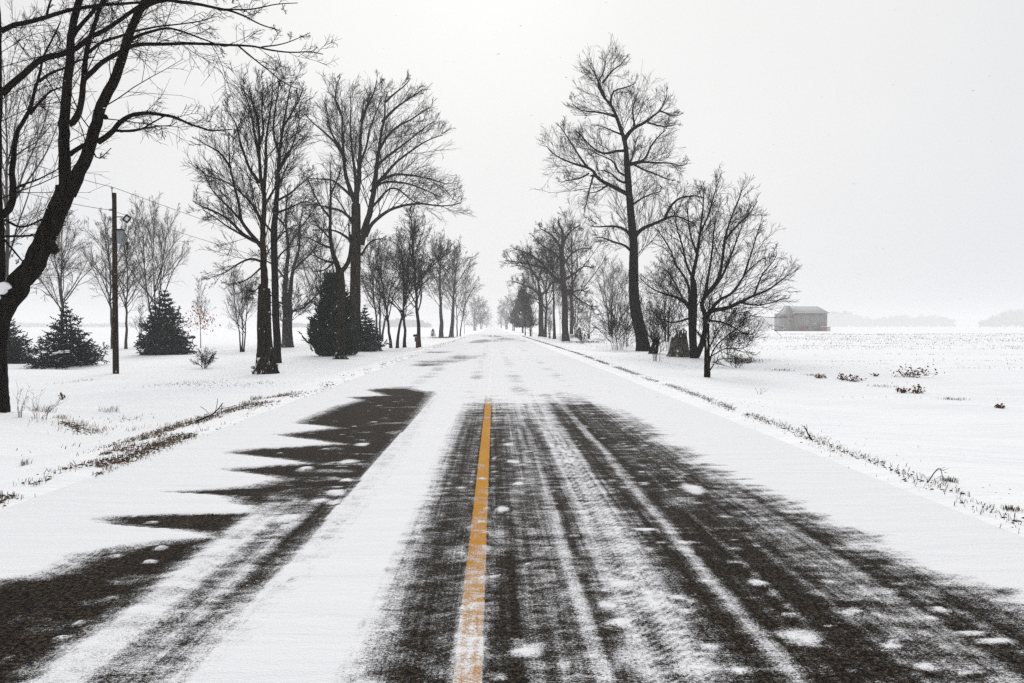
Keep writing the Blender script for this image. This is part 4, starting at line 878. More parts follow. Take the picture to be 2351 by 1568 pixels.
shrub("bramble_brush", "low brush behind the bent trunk with a haze of fine twigs", 1440, 798, 55, 150, 86, 18, 0.50, 0.42, group="thicket brush", Y=64)
shrub("field_shrub", "little leafless shrub on the snow just past the gnarled oak", 1337, 790, 10, 34, 87, 7, 0.5, 0.4)
shrub("bramble_brush", "sparse thorny sprigs arching over the snow beside the small sapling", 1690, 845, 40, 30, 88, 6, 0.6, 0.4, group="thicket brush")
shrub("weed_stalks", "tall dry weed stalks growing from the near snow bank", 45, 958, 16, 75, 91, 6, 0.15, 0.3, group="dry weeds", stalks=True, r=0.005, lean=0.1)
shrub("weed_stalks", "bent dry weed stalks sprawling at the end of the snow bank", 92, 962, 48, 62, 92, 9, 0.15, 0.3, group="dry weeds", stalks=True, r=0.004, lean=0.25)
shrub("weed_stalks", "single sparse twig sprig in the snow in front of the right thicket", 1745, 905, 18, 16, 93, 4, 0.2, 0.3, group="dry weeds", stalks=True, r=0.004)

# ---------------------------------------------------------------- stumps in the thicket
def stump(name, label, px, py, w, h, seed, mat, jag=0.3, lean=0.0):
    rng = np.random.default_rng(seed); g = ground_at(px, py); m = g[1] / FPX; root = empty(name, g); tag(root, label, "stump", "stumps in the thicket")
    k = 22; a = np.arange(k) * 2 * math.pi / k; r = w * m; V = []; top = h * m * (1 - jag * rng.random(k) * (0.4 + 0.6 * np.sin(a * 1.5) ** 2))
    prof = [(-0.25, 1.3), (0.05, 1.15), (0.3, 0.95), (0.6, 0.84), (1.0, 0.72)]
    lump = 1 + 0.16 * np.sin(a * 4 + 1) + 0.08 * rng.normal(size=k)
    for f, q in prof:
        for i in range(k):
            zz = top[i] * max(f, 0) if f > 0 else f
            V.append((math.cos(a[i]) * r * q * lump[i] + lean * zz, math.sin(a[i]) * r * q * lump[i], zz))
    for i in range(k): V.append((math.cos(a[i]) * r * 0.62 * lump[i] + lean * top[i], math.sin(a[i]) * r * 0.62 * lump[i], top[i] * 0.86))
    V.append((0, 0, h * m * 0.55)); n = len(prof) + 1
    Q = [(j * k + i, j * k + (i + 1) % k, (j + 1) * k + (i + 1) % k, (j + 1) * k + i) for j in range(n - 1) for i in range(k)]
    Tt = [((n - 1) * k + i, (n - 1) * k + (i + 1) % k, n * k) for i in range(k)]
    MB().add(V, Q, Tt).build("stump_body", mat, root, True)
    mb = MB()
    for s in range(5):
        i = rng.integers(k); p = np.array([math.cos(a[i]) * r * 0.7, math.sin(a[i]) * r * 0.7, h * m * 0.75])
        mb.tube([p, p + np.array([rng.normal() * 0.05, rng.normal() * 0.05, h * m * 0.28]), p + np.array([rng.normal() * 0.12, rng.normal() * 0.12, h * m * rng.uniform(0.32, 0.5)])], [r * 0.16, r * 0.09, 0.01], 6)
    mb.build("splinter", mat, root, True)
    return root
M_STUMP = bark_material("grey_dead_wood", (0.020, 0.017, 0.014), (0.20, 0.18, 0.155), 0.06)
stump("tree_stump", "broad weathered grey stump with jagged broken top inside the thicket", 1557, 818, 22, 56, 95, M_STUMP, 0.75)
stump("tree_stump", "narrow dark broken stump leaning between the bent trunk and the grey stump", 1499, 812, 9, 42, 96, M_BARK_S, 0.35, 0.25)

# ---------------------------------------------------------------- utility pole and wires
M_POLE = bark_material("creosote_pole", (0.012, 0.009, 0.007), (0.045, 0.030, 0.022), 0.03)
M_STEEL = plain("galvanised_steel", (0.22, 0.25, 0.26), 0.5, 0.15, 5.0, 0.3); M_BLACK = plain("black_fitting", (0.012, 0.012, 0.013), 0.5, 0.2)
M_PORC = plain("grey_porcelain", (0.25, 0.27, 0.28), 0.3, 0.1); M_WIRE = plain("wire", (0.10, 0.10, 0.105), 0.6, 0.1)
pg = ground_at(266, 858); pm = pg[1] / FPX
pole = empty("utility_pole", pg); tag(pole, "dark wooden utility pole with grey transformer and yard light on the lawn", "utility pole")
def pz(py): return at_depth(np.array(266.0), np.array(py, float), np.array(pg[1]))[2] - pg[2]
def pxm(d): return d * pm
ztop = pz(443)
MB().tube([(0, 0, -0.4), (0.01, 0, ztop * 0.5), (0.03, 0, ztop)], [pxm(6.6), pxm(5.4), pxm(4.4)], 14, 0.015, np.random.default_rng(1)).build("shaft", M_POLE, pole, True)
MB().tube([(-0.06, 0, ztop - 0.25), (-0.07, 0, ztop + 0.12), (-0.07, 0, ztop + 0.20)], [0.02, 0.02, 0.02], 8).build("ridge_pin", M_STEEL, pole, True)
MB().tube([(-0.07, 0, ztop + 0.18), (-0.07, 0, ztop + 0.22), (-0.07, 0, ztop + 0.27)], [0.045, 0.06, 0.03], 10).build("insulator", M_PORC, pole, True)
MB().tube([(-0.18, -0.02, pz(482)), (-0.06, -0.02, pz(482))], [0.05, 0.045], 10).build("insulator", M_PORC, pole, True)
tx, tz0, tz1 = pxm(16), pz(560), pz(529)
tf = MB().tube([(tx, -0.05, tz0), (tx, -0.05, tz0 + 0.02), (tx, -0.05, tz1 - 0.02), (tx, -0.05, tz1)], [pxm(7), pxm(8), pxm(8), pxm(7.4)], 20).build("transformer", M_STEEL, pole, True)
MB().tube([(tx, -0.05, tz1 - 0.02), (tx, -0.05, tz1 + 0.05)], [pxm(8.8), pxm(7)], 20).build("lid", M_BLACK, tf, True)
MB().tube([(tx + pxm(4), -0.1, tz1 + 0.02), (tx + pxm(4), -0.1, tz1 + 0.2)], [0.04, 0.025], 8).build("bushing", M_PORC, tf, True)
MB().box(0.05, tx - pxm(6), -0.09, -0.03, tz1 - 0.16, tz1 - 0.10).box(0.05, tx - pxm(6), -0.09, -0.03, tz0 + 0.1, tz0 + 0.16).build("bracket", M_BLACK, tf)
fx_ = pxm(30)
MB().tube([(fx_, -0.05, pz(545)), (fx_ + 0.01, -0.05, pz(556))], [0.012, 0.012], 6).tube([(fx_, -0.05, pz(556)), (fx_ + 0.02, -0.05, pz(562))], [0.055, 0.05], 8).tube([(fx_ + 0.02, -0.05, pz(562)), (fx_ + 0.0, -0.05, pz(574))], [0.028, 0.028], 8).build("fuse_cutout", M_BLACK, pole, True)
MB().tube([(tx + pxm(7), -0.05, tz1 - 0.05), (fx_, -0.05, pz(545))], [0.012, 0.012], 6).build("bracket", M_BLACK, pole, True)
lamp = MB().tube([(0.06, -0.02, pz(498)), (pxm(21), -0.02, pz(498))], [0.02, 0.02], 8).build("lamp_arm", M_BLACK, pole, True)
lc = np.array([pxm(29), -0.02, pz(502)]); fw = [np.array([pxm(dx), 0, -pxm(dy)]) for dx, dy in ((0, -9), (9, -1), (1, 9), (-9, 2))]
mb = MB()
for i in range(4): mb.tube([lc + fw[i], lc + fw[(i + 1) % 4]], [0.038, 0.038], 6)
mb.build("lamp_frame", M_BLACK, lamp, True)
mb = MB()
q = [lc + f * 0.9 for f in fw]; off = np.array([0, 0.05, 0])
mb.add(np.array(q + [p + off for p in q]), [(0, 1, 2, 3), (7, 6, 5, 4), (0, 4, 5, 1), (1, 5, 6, 2), (2, 6, 7, 3), (3, 7, 4, 0)]).build("lamp_lens", plain("frosted_lens", (0.75, 0.76, 0.76), 0.4, 0.03), lamp)
def wire(label, A, Bp, sag, r=0.012):
    t = np.linspace(0, 1, 24)[:, None]; P = A * (1 - t) + Bp * t; P[:, 2] -= (4 * sag * t * (1 - t))[:, 0]
    o = empty("power_line", A); tag(o, label, "wire", "overhead wires"); MB().tube(P - A, np.full(24, r), 5, cap=False).build("cable", M_WIRE, o, True)
ptop = pg + np.array([-0.07, 0, ztop + 0.27]); pin = pg + np.array([-0.18, -0.02, pz(482)])
wire("upper wire running from the pole top towards the leaning maple", ptop, at_depth(np.array(-60.0), np.array(322.0), np.array(pg[1] - 4)), 0.15)
wire("upper wire running from the pole top towards the tall lawn trees", ptop, at_depth(np.array(900.0), np.array(640.0), np.array(pg[1] + 45)), 0.3)
wire("lower wire running from the pole side towards the leaning maple", pin, at_depth(np.array(-60.0), np.array(405.0), np.array(pg[1] - 4)), 0.15)
wire("lower wire running from the pole side past the yard light", pin, at_depth(np.array(900.0), np.array(668.0), np.array(pg[1] + 45)), 0.3)

# ---------------------------------------------------------------- mailbox
mg = ground_at(957, 799); mm = mg[1] / FPX
mbx = empty("mailbox", mg); tag(mbx, "black mailbox on a stout brown wooden post at the left verge", "mailbox")
hh = 33 * mm
MB().box(-0.10, 0.13, -0.09, 0.09, -0.2, hh * 0.74).build("post", plain("brown_post", (0.055, 0.033, 0.018), 0.9, 0.4, 10), mbx)
MB().box(-0.20, 0.16, -0.12, 0.12, hh * 0.45, hh * 0.78).build("newspaper_holder", plain("brown_board", (0.075, 0.040, 0.020), 0.9, 0.4, 10), mbx)
mb = MB(); k = 10; prof = [(math.cos(a) * 0.12, 0.13 + max(0, math.sin(a)) * 0.11) for a in np.linspace(0, math.pi, k)]; prof = [(0.12, 0)] + prof + [(-0.12, 0)]
n = len(prof); V = [(x, p[0], hh * 0.78 + p[1] + (x + 0.34) * 0.08) for x in (-0.34, 0.17) for p in prof]
Qm = [(i, (i + 1) % n, n + (i + 1) % n, n + i) for i in range(n)]; V += [(-0.34, 0, hh * 0.78 + 0.12), (0.17, 0, hh * 0.78 + 0.16)]
Tm = [(2 * n, (i + 1) % n, i) for i in range(n)] + [(2 * n + 1, n + i, n + (i + 1) % n) for i in range(n)]
mb.add(V, Qm, Tm).build("box", M_BLACK, mbx)
MB().box(-0.355, -0.342, -0.11, 0.11, hh * 0.78 + 0.01, hh * 0.78 + 0.21).build("door", M_BLACK, mbx)

# ---------------------------------------------------------------- the old barn in the field
bg_ = ground_at(1850, 760.5); bm = bg_[1] / FPX
barn = empty("barn", bg_); tag(barn, "weathered grey wooden barn with red door standing far out in the field", "barn")
def wood_wall(name, a, b):
    m, t, bs = mat_new(name)
    pl = noise(t, worldco(t, (5.5, 5.5, 0.05)), 1.0, 2); n2 = noise(t, worldco(t, (1, 1, 1)), 0.9, 5, 0.6)
    c = mixcol(t, maprange(t, pl, 0.35, 0.65), a, b); c = mixcol(t, maprange(t, n2, 0.45, 0.75, 0, 0.5), c, (0.36, 0.32, 0.30))
    L_(t, c, bs.inputs['Base Color']); bs.inputs['Roughness'].default_value = 0.95; return m
M_BW = wood_wall("barn_boards", (0.16, 0.148, 0.142), (0.29, 0.27, 0.255)); M_BR = wood_wall("barn_roof_sheets", (0.33, 0.345, 0.345), (0.46, 0.475, 0.475))
M_RED = plain("barn_red", (0.24, 0.085, 0.075), 0.9, 0.35, 0.8); M_TAN = plain("barn_tan_boards", (0.29, 0.20, 0.16), 0.9, 0.3, 0.8); M_SHADE_PANEL = plain("painted_shade_panel", (0.02, 0.02, 0.02), 0.9, 0.2)
x0, x1 = -48 * bm, 51 * bm; eave = 44 * bm; ridge = 59 * bm; dep = 11.0
xw = -31 * bm                                            # cross gable wing on the left
# front wall of the main range and back and side walls
MB().box(xw, x1, 0.3, 0.5, -0.5, eave).box(xw, x1, dep, dep + 0.2, -0.5, eave).box(x1 - 0.2, x1, 0.5, dep, -0.5, eave).box(x0, x0 + 0.2, 0.2, dep, -0.5, eave * 0.96).box(x0 + 0.2, xw, dep, dep + 0.2, -0.5, eave * 0.96).build("wall", M_BW, barn)
ymid = 0.4 + dep / 2
mb = MB(); mb.add([(x1 - 0.1, 0.3, eave), (x1 - 0.1, dep + 0.2, eave), (x1 - 0.1 - 7.0 * bm, ymid, ridge), (x1 - 0.3, 0.3, eave), (x1 - 0.3, dep + 0.2, eave), (x1 - 0.3 - 7.0 * bm, ymid, ridge)], [(0, 1, 4, 3)], [(0, 1, 2), (3, 5, 4)]).build("gable_end", M_BW, barn)
th = 0.18; rl, rr = xw + 2 * bm, x1 + 0.5
V = [(rl - 0.5, -0.3, eave - 0.1), (rr, -0.3, eave - 0.1), (rr - 10.5 * bm, ymid, ridge), (rl + 6 * bm, ymid, ridge)]; V2_ = [(a, b, c - th) for a, b, c in V]
rf = MB().add(V + V2_, [(0, 1, 2, 3), (7, 6, 5, 4), (0, 4, 5, 1), (1, 5, 6, 2), (2, 6, 7, 3), (3, 7, 4, 0)]).build("roof", M_BR, barn)
V = [(rr, dep + 0.8, eave - 0.1), (rl - 0.5, dep + 0.8, eave - 0.1), (rl + 6 * bm, ymid + 0.003, ridge - 0.003), (rr - 10.5 * bm, ymid + 0.003, ridge - 0.003)]; V2_ = [(a, b, c - th) for a, b, c in V]
MB().add(V + V2_, [(0, 1, 2, 3), (7, 6, 5, 4), (0, 4, 5, 1), (1, 5, 6, 2), (2, 6, 7, 3), (3, 7, 4, 0)]).build("roof", M_BR, barn)
MB().box(rl - 0.6, rr + 0.1, -0.42, -0.28, eave - 0.35, eave - 0.02).build("eave_board", plain("pale_eave", (0.5, 0.5, 0.5), 0.9, 0.1), barn)
# wing: gable facing the road
gx_ = x0 + 9.5 * bm
MB().add([(x0, 0.0, -0.5), (xw, 0.0, -0.5), (xw, 0.0, eave * 0.95), (gx_, 0.0, ridge), (x0, 0.0, eave * 0.95), (x0, 0.2, -0.5), (xw, 0.2, -0.5), (xw, 0.2, eave * 0.95), (gx_, 0.2, ridge), (x0, 0.2, eave * 0.95)],
         [(0, 1, 2, 4), (5, 9, 7, 6), (0, 5, 6, 1), (1, 6, 7, 2), (0, 4, 9, 5)], [(4, 2, 3), (9, 8, 7)]).build("gable_wall", M_BW, barn)
for (xa, xb) in ((x0 - 0.35, gx_), (xw + 0.35, gx_)):
    za = eave * 0.95 - 0.25; V = [(xa, -0.25, za), (xb, -0.25, ridge + 0.12), (xb, dep * 0.5, ridge + 0.12), (xa, dep * 0.5, za)]; V2_ = [(a, b, c - 0.16) for a, b, c in V]
    MB().add(V + V2_, [(0, 1, 2, 3), (7, 6, 5, 4), (0, 4, 5, 1), (1, 5, 6, 2), (2, 6, 7, 3), (3, 7, 4, 0)]).build("roof", M_BR, barn)
d = MB().box(x0 + 31 * bm, x0 + 44 * bm, 0.16, 0.26, -0.2, 10.5 * bm).build("door", M_RED, barn); tag(d, "faded red sliding barn door")
MB().box(x0 + 37.3 * bm, x0 + 37.7 * bm, 0.10, 0.155, -0.2, 10.4 * bm).build("door_batten", M_BW, d)
MB().box(x0 + 7.5 * bm, x0 + 11 * bm, -0.06, 0.0 - 0.003, 30 * bm, 36 * bm).build("window", plain("tan_shutter", (0.42, 0.27, 0.15), 0.9, 0.2), barn)
MB().box(x0 + 50 * bm, x0 + 54 * bm, 0.18, 0.29, 6 * bm, 11 * bm).build("window", M_SHADE_PANEL, barn)  # solid dark panel on the wall; the opening's inner shade is its colour
MB().box(x0 + 66 * bm, x0 + 73 * bm, 0.18, 0.29, 16 * bm, 18.5 * bm).build("window", plain("pale_pane", (0.55, 0.55, 0.55), 0.6, 0.1), barn)
MB().box(x0 + 80 * bm, x0 + 92 * bm, 0.12, 0.29, 12 * bm, 21 * bm).build("wall_panel", M_TAN, barn)
wp = empty("plank_stack", bg_ + np.array([x0 + 88 * bm, -1.8, 0])); tag(wp, "stack of snowy tan planks against the barn's end", "plank stack")
for i in range(4): MB().box(-10 * bm, 11 * bm, -0.7, 0.7, -0.3 + i * 3.0 * bm, -0.3 + (i * 3.0 + 2.4) * bm).build("plank", M_TAN, wp)
MB().box(-11 * bm, 12 * bm, -0.8, 0.8, -0.3 + 12.0 * bm, -0.3 + 13.0 * bm).build("snow_cap", M_SNOW, wp)
fg = ground_at(1772, 758); fm = fg[1] / FPX
fpost = empty("fence_corner", fg); tag(fpost, "short broken fence piece standing in the snow left of the barn", "fence")
MB().box(-0.12, 0.12, -0.12, 0.12, -0.3, 13 * fm).build("post", M_BW, fpost); MB().box(0.13, 12 * fm, -0.06, 0.06, 1.0 * fm, 2.2 * fm).build("rail", M_BW, fpost); MB().box(-3 * fm, 2 * fm, -0.2, 0.2, 13.1 * fm, 13.9 * fm).build("cap_board", M_BW, fpost)
hg = ground_at(1313, 776.5); hm = hg[1] / FPX
hs_ = empty("shed", hg); tag(hs_, "tiny white shed far behind the gnarled oak", "shed"); wd, hw = 5 * hm, 6 * hm
MB().box(-wd, wd, 0, 4, -0.3, hw).build("wall", plain("white_siding", (0.72, 0.74, 0.76), 0.8, 0.05), hs_)
MB().add([(-wd * 1.1, -0.3, hw), (wd * 1.1, -0.3, hw), (wd * 1.1, 2, hw * 1.5), (-wd * 1.1, 2, hw * 1.5), (-wd * 1.1, 4.3, hw), (wd * 1.1, 4.3, hw)], [(0, 1, 2, 3), (3, 2, 5, 4), (0, 4, 5, 1)], [(0, 3, 4), (1, 5, 2)]).build("roof", plain("snowy_roof", (0.8, 0.81, 0.83), 0.9, 0.05), hs_)
MB().box(wd * 0.2, wd * 0.8, -0.06, -0.003, 0.3, hw * 0.7).build("door", plain("blue_door", (0.06, 0.12, 0.17), 0.7, 0.2), hs_)
for i, (px, py, h, lab) in enumerate(((1290, 781, 14, "short dark marker post in the verge before the gnarled oak"), (617, 785, 40, "thin pale pole far off in the field behind the lawn trees"))):
    g = ground_at(px, py); o = empty("marker_post", g); tag(o, lab, "post"); m = g[1] / FPX
    MB().tube([(0, 0, -0.2), (0, 0, h * m * 0.5), (0.01, 0, h * m)], [max(0.05, 0.9 * m)] * 3, 8).build("shaft", M_POLE if i == 0 else M_STEEL, o, True)
    MB().tube([(0.01, 0, h * m), (0.01, 0, h * m + 0.05)], [0.05, 0.01], 8).build("cap", M_BLACK, o, True)

# ---------------------------------------------------------------- far woods
M_WOOD = plain('haze_pale_far_wood', (0.17, 0.165, 0.165), 0.95, 0.3, 0.05)  # raised pale colour carries part of the haze fade
def far_wood(name, label, px0, px1, base, tops, Yd, seed, n=2600):
    rng = np.random.default_rng(seed); m = Yd / FPX
    xs = at_depth(np.linspace(px0, px1, 40), np.full(40, float(base)), np.full(40, float(Yd)))[:, 0]
    u = rng.random(n); tp = np.interp(u, np.linspace(0, 1, len(tops)), tops); crown = 1 - 0.30 * vnoise(u * (px1 - px0) / 5, u * 0, seed)
    top = (base - tp) * m * crown; z = top * rng.random(n) ** 0.8
    Cc = np.stack([np.interp(u, np.linspace(0, 1, 40), xs), Yd + rng.uniform(-12, 12, n), z - 0.3], -1)
    P = np.stack([Cc, Cc + np.stack([rng.normal(size=n) * 0.5, rng.normal(size=n) * 0.5, top * 0.10], -1), Cc + np.stack([rng.normal(size=n) * 0.8, rng.normal(size=n) * 0.8, top * 0.22], -1)], 1)
    R = np.stack([np.full(n, 0.9), np.full(n, 1.3), np.full(n, 0.1)], 1)
    o = link(name, tube_mesh(name, [(P, R, 3)]), M_WOOD); tag(o, label, "wood", kind="stuff")
far_wood("far_wood", "dark haze-dimmed wood on the skyline nearest the picture's edge", 2250, 2520, 749, [734, 716, 709, 711, 712, 710, 706], 1700, 1)
far_wood("far_wood", "long low hazy wood on the skyline right of the barn", 2005, 2190, 749, [732, 723, 722, 723, 722, 724, 732], 2100, 2)
far_wood("far_wood", "faint wood on the skyline close behind the barn", 1890, 2000, 750, [720, 716, 717, 722, 730], 2300, 3)
far_wood("far_wood", "faint wood behind the thicket and fence piece", 1690, 1800, 750, [735, 728, 726, 730], 1600, 4)
far_wood("far_wood", "faint low wood on the skyline between lawn trees and cedar", 640, 720, 752, [744, 741, 743, 745], 1500, 5, 1200)
far_wood("far_wood", "faint low wood on the skyline behind the paired trunks", 870, 990, 752, [738, 730, 733, 742], 1500, 6, 1400)
far_wood("far_wood", "faint pale wood on the skyline behind the spruces", -120, 440, 752, [742, 740, 743, 741, 744], 1600, 7, 2600)

# ---------------------------------------------------------------- grass, clods, stubble: what nobody could count
def blades(rng, C, hgt, wid, bend=0.5, wind=0.35):
    n = len(C); a = rng.random(n) * 6.283; d = np.stack([np.cos(a), np.sin(a), 0 * a], -1); h = (hgt * rng.uniform(0.5, 1.4, n))[:, None]; w = (wid * rng.uniform(0.7, 1.3, n))[:, None]
    lean = rng.normal(size=(n, 3)) * np.array([1, 1, 0]) * bend + np.array([wind, 0, 0]); s = np.stack([-d[:, 1], d[:, 0], 0 * a], -1)
    up = np.array([0, 0, 1.0])
    p1 = C + (up * 0.65 + lean * 0.35) * h; p2 = C + (up * 0.85 + lean * 1.0) * h
    V = np.stack([C - s * w - up * 0.02, C + s * w - up * 0.02, p1 + s * w * 0.7, p1 - s * w * 0.7, p2], 1).reshape(-1, 3); i = np.arange(n)[:, None] * 5
    return V, i + np.array([[0, 1, 2, 3]]), i + np.array([[3, 2, 4]])
def clods(rng, C, size):
    n = len(C); o = np.array([(1, 0, 0), (0, 1, 0), (-1, 0, 0), (0, -1, 0), (0, 0, 0.7), (0.1, 0, -0.5)], float)
    V = C[:, None, :] + o[None] * (size * rng.uniform(0.5, 1.5, n))[:, None, None] * rng.uniform(0.6, 1.3, (n, 6, 1)) * np.array([1.3, 1, 0.75]); i = np.arange(n)[:, None] * 6
    Tt = np.concatenate([i + np.array([t]) for t in ((0, 1, 4), (1, 2, 4), (2, 3, 4), (3, 0, 4), (1, 0, 5), (2, 1, 5), (3, 2, 5), (0, 3, 5))])
    return V.reshape(-1, 3), Tt
def road_pts(pts): return np.array([ground_at(*p)[:2] for p in pts])
def along(rng, line, n, spread, dens_seed, thr, fs=1.2):
    p = resample(line, 200); k = 0; outp = []
    seg = np.linalg.norm(np.diff(p, axis=0), axis=1); cs = np.concatenate([[0], np.cumsum(seg)])
    dist = p[:, 1]
    # denser close to the viewer's end only as the ground itself is patchy
    s = rng.random(n * 4) * cs[-1]; x = np.interp(s, cs, p[:, 0]) + rng.normal(size=n * 4) * spread; y = np.interp(s, cs, p[:, 1]) + rng.normal(size=n * 4) * spread
    keep = fbm(x * fs * 2, y * fs, dens_seed, 3) > thr
    x, y = x[keep][:n], y[keep][:n]
    return np.stack([x, y, gz(x, y)], -1)
rng = np.random.default_rng(77)
LL1 = road_pts([(-60, 1160), (60, 1120), (200, 1088), (300, 1050), (390, 1012), (430, 998)])
LL2 = road_pts([(150, 1075), (260, 1035), (340, 1005), (430, 972), (520, 945), (600, 922), (665, 904)])
LL3 = road_pts([(440, 985), (520, 957), (600, 930), (660, 908), (770, 882), (870, 842), (960, 814), (1020, 790), (1080, 772)])
LL4 = road_pts([(205, 995), (270, 990), (330, 992), (400, 975)])
LB = road_pts([(100, 962), (140, 968), (185, 985), (210, 996)])
LR = road_pts([(1200, 772), (1290, 800), (1400, 838), (1480, 866), (1560, 893), (1630, 919), (1700, 945), (1775, 972), (1850, 1000), (1920, 1030), (2000, 1060), (2080, 1092), (2150, 1120), (2230, 1152), (2340, 1196), (2500, 1262)])
def stuff_mesh(name, label, mat, parts, cat):
    Vs, Qs, Ts, n = [], [], [], 0
    for V, Q, Tt in parts:
        Vs.append(V); 
        if Q is not None: Qs.append(Q + n)
        if Tt is not None: Ts.append(Tt + n)
        n += len(V)
    o = link(name, make_mesh(name, np.concatenate(Vs), np.concatenate(Qs) if Qs else None, np.concatenate(Ts) if Ts else None, False), mat); return tag(o, label, cat, kind="stuff")
def bl(*a, **k): return blades(rng, *a, **k)
stuff_mesh("verge_grass", "dry brown grass poking through the snow along the left verge", M_GRASS,
    [bl(along(rng, LL1, 900, 0.14, 1, 0.44), 0.05, 0.0035), bl(along(rng, LL2, 1700, 0.24, 2, 0.49), 0.05, 0.004, bend=0.9), bl(along(rng, LL3, 1700, 0.28, 3, 0.55), 0.045, 0.006, bend=0.9), bl(along(rng, LL4, 110, 0.25, 4, 0.50), 0.08, 0.004), bl(along(rng, LB, 160, 0.22, 5, 0.5), 0.12, 0.004)], "grass")
def cl(*a): V, Tt = clods(rng, *a); return V, None, Tt
stuff_mesh("verge_soil", "dark soil clods and matted turf along the left verge", M_SOIL,
    [cl(along(rng, LL1, 800, 0.11, 1, 0.47), 0.013), cl(along(rng, LL2, 900, 0.25, 2, 0.51), 0.015), cl(along(rng, LL3, 700, 0.28, 3, 0.56), 0.017), cl(along(rng, LB, 260, 0.10, 5, 0.45), 0.02)], "soil")
stuff_mesh("verge_grass", "thin line of grey-green grass along the right verge", M_GRASS_G,
    [bl(along(rng, LR, 9500, 0.10, 6, 0.40), 0.042, 0.0036, bend=0.9), bl(along(rng, LR, 420, 0.5, 7, 0.52), 0.035, 0.003)], "grass")
stuff_mesh("verge_soil", "scattered dark crumbs of soil on the snow of the right verge", M_SOIL,
    [cl(along(rng, LR, 2300, 0.075, 6, 0.43), 0.013), cl(along(rng, LR + np.array([0.7, 0]), 900, 0.55, 7, 0.48), 0.009), cl(along(rng, LR + np.array([-0.4, 0]), 120, 0.3, 8, 0.45), 0.009)], "soil")
# field stubble in rows across the right-hand field
rows = []
for r in range(150):
    y = 17 + r * 0.8 + 0.0022 * r * r; n = int(min(260, 40 + y * 3)); x = rng.uniform(8.5, 14 + y * 0.85, n); yy = y + (x - 10) * -0.035 + rng.normal(size=n) * 0.05
    keep = fbm(x * 0.06, yy * 0.9, 91, 4) > (0.53 if y > 21 else 0.58) + 0.10 * rng.random(); rows.append(np.stack([x, yy], -1)[keep])
xy = np.concatenate(rows); C_ = np.stack([xy[:, 0], xy[:, 1], gz(xy[:, 0], xy[:, 1])], -1)
Vb, Qb, Tb = bl(C_, 0.05 + 0.0006 * C_[:, 1], np.maximum(0.006, 0.0003 * C_[:, 1]), bend=0.3)
stuff_mesh("field_stubble", "rows of cut stubble showing through the snow of the right-hand field", plain("pale_stubble", (0.20, 0.185, 0.15), 0.95, 0.4, 6.0), [(Vb, Qb, Tb)], "stubble")
lawn = []
for px0, py0, px1, py1, n in ((360, 885, 500, 878, 160), (420, 893, 640, 880, 160), (130, 880, 220, 872, 60), (250, 965, 330, 960, 60), (120, 1030, 130, 1035, 10)):
    A, B_ = ground_at(px0, py0), ground_at(px1, py1); t = rng.random(n)[:, None]; p = A * (1 - t) + B_ * t + rng.normal(size=(n, 3)) * np.array([0.3, 0.5, 0]); p[:, 2] = gz(p[:, 0], p[:, 1]); lawn.append(p)
lp = np.concatenate(lawn); stuff_mesh("lawn_grass", "sparse grass tips and crumbs showing on the snowy lawn", M_GRASS_G, [bl(lp, 0.05, 0.006), cl(lp[::3], 0.015)], "grass")
# single tufts that can be told apart
def tuft(name, label, px, py, w, h, n, mat, seed, group="dry grass tufts", wind=0.35):
    r2 = np.random.default_rng(seed); g = ground_at(px, py); m = g[1] / FPX; c = r2.normal(size=(n, 3)) * np.array([w * m * 0.5, w * m * 0.4, 0])
    V, Q, Tt = blades(r2, c, h * m * 0.75, max(0.003, 0.35 * m), 0.4, wind); o = link(name, make_mesh(name, V, Q, Tt, False), mat, None, g); return tag(o, label, "grass tuft", group)
for i, (px, py, w, h, n, lab, mt) in enumerate((
        (58, 1068, 12, 20, 40, "small upright grass tuft alone on the near left snow", M_GRASS_G), (250, 945, 22, 18, 60, "wind-bent tan grass tuft on the lawn before the pole", M_GRASS),
        (135, 960, 22, 12, 60, "flattened tan tuft at the end of the snow bank", M_GRASS), (590, 917, 16, 12, 90, "pale tan grass tuft at the top of the left verge turf", M_GRASS),
        (565, 927, 12, 10, 50, "smaller tan grass tuft next to the pale one on the left verge", M_GRASS), (95, 945, 30, 22, 90, "brown grass clump behind the weed stalks on the bank", M_GRASS),
        (1718, 832, 26, 16, 120, "rusty brown grass clump beside the sapling, right of the thicket", M_GRASS), (1700, 835, 12, 12, 50, "little dark tuft between sapling and rusty grass clump", M_GRASS_G),
        (1870, 862, 26, 6, 90, "low green-brown tuft at the field edge, first of the row", M_GRASS_G), (1795, 850, 34, 6, 90, "flat tan and green grass patch at the field edge near the thicket", M_GRASS),
        (2030, 888, 34, 7, 70, "pale flattened tuft between the leafy weeds at the field edge", M_GRASS), (2190, 918, 30, 8, 90, "tan grass patch in the field below the leafy bush", M_GRASS),
        (440, 1003, 12, 14, 40, "dark tuft at the tip of the lower turf line on the left verge", M_GRASS_G), (330, 1008, 14, 14, 40, "tan tuft where the two turf lines of the left verge meet", M_GRASS),
        (2320, 1170, 22, 12, 70, "green-grey tuft on the right verge at the picture's edge", M_GRASS_G), (2180, 1105, 20, 14, 70, "dry tuft on the right verge under a bent stalk", M_GRASS_G),
        (1015, 776, 40, 5, 220, "tan grass at the foot of the lopped roadside trees", M_GRASS), (1340, 786, 46, 6, 220, "tan grass bank past the gnarled oak", M_GRASS))):
    tuft("grass_tuft", lab, px, py, w, h, n, mt, 200 + i)
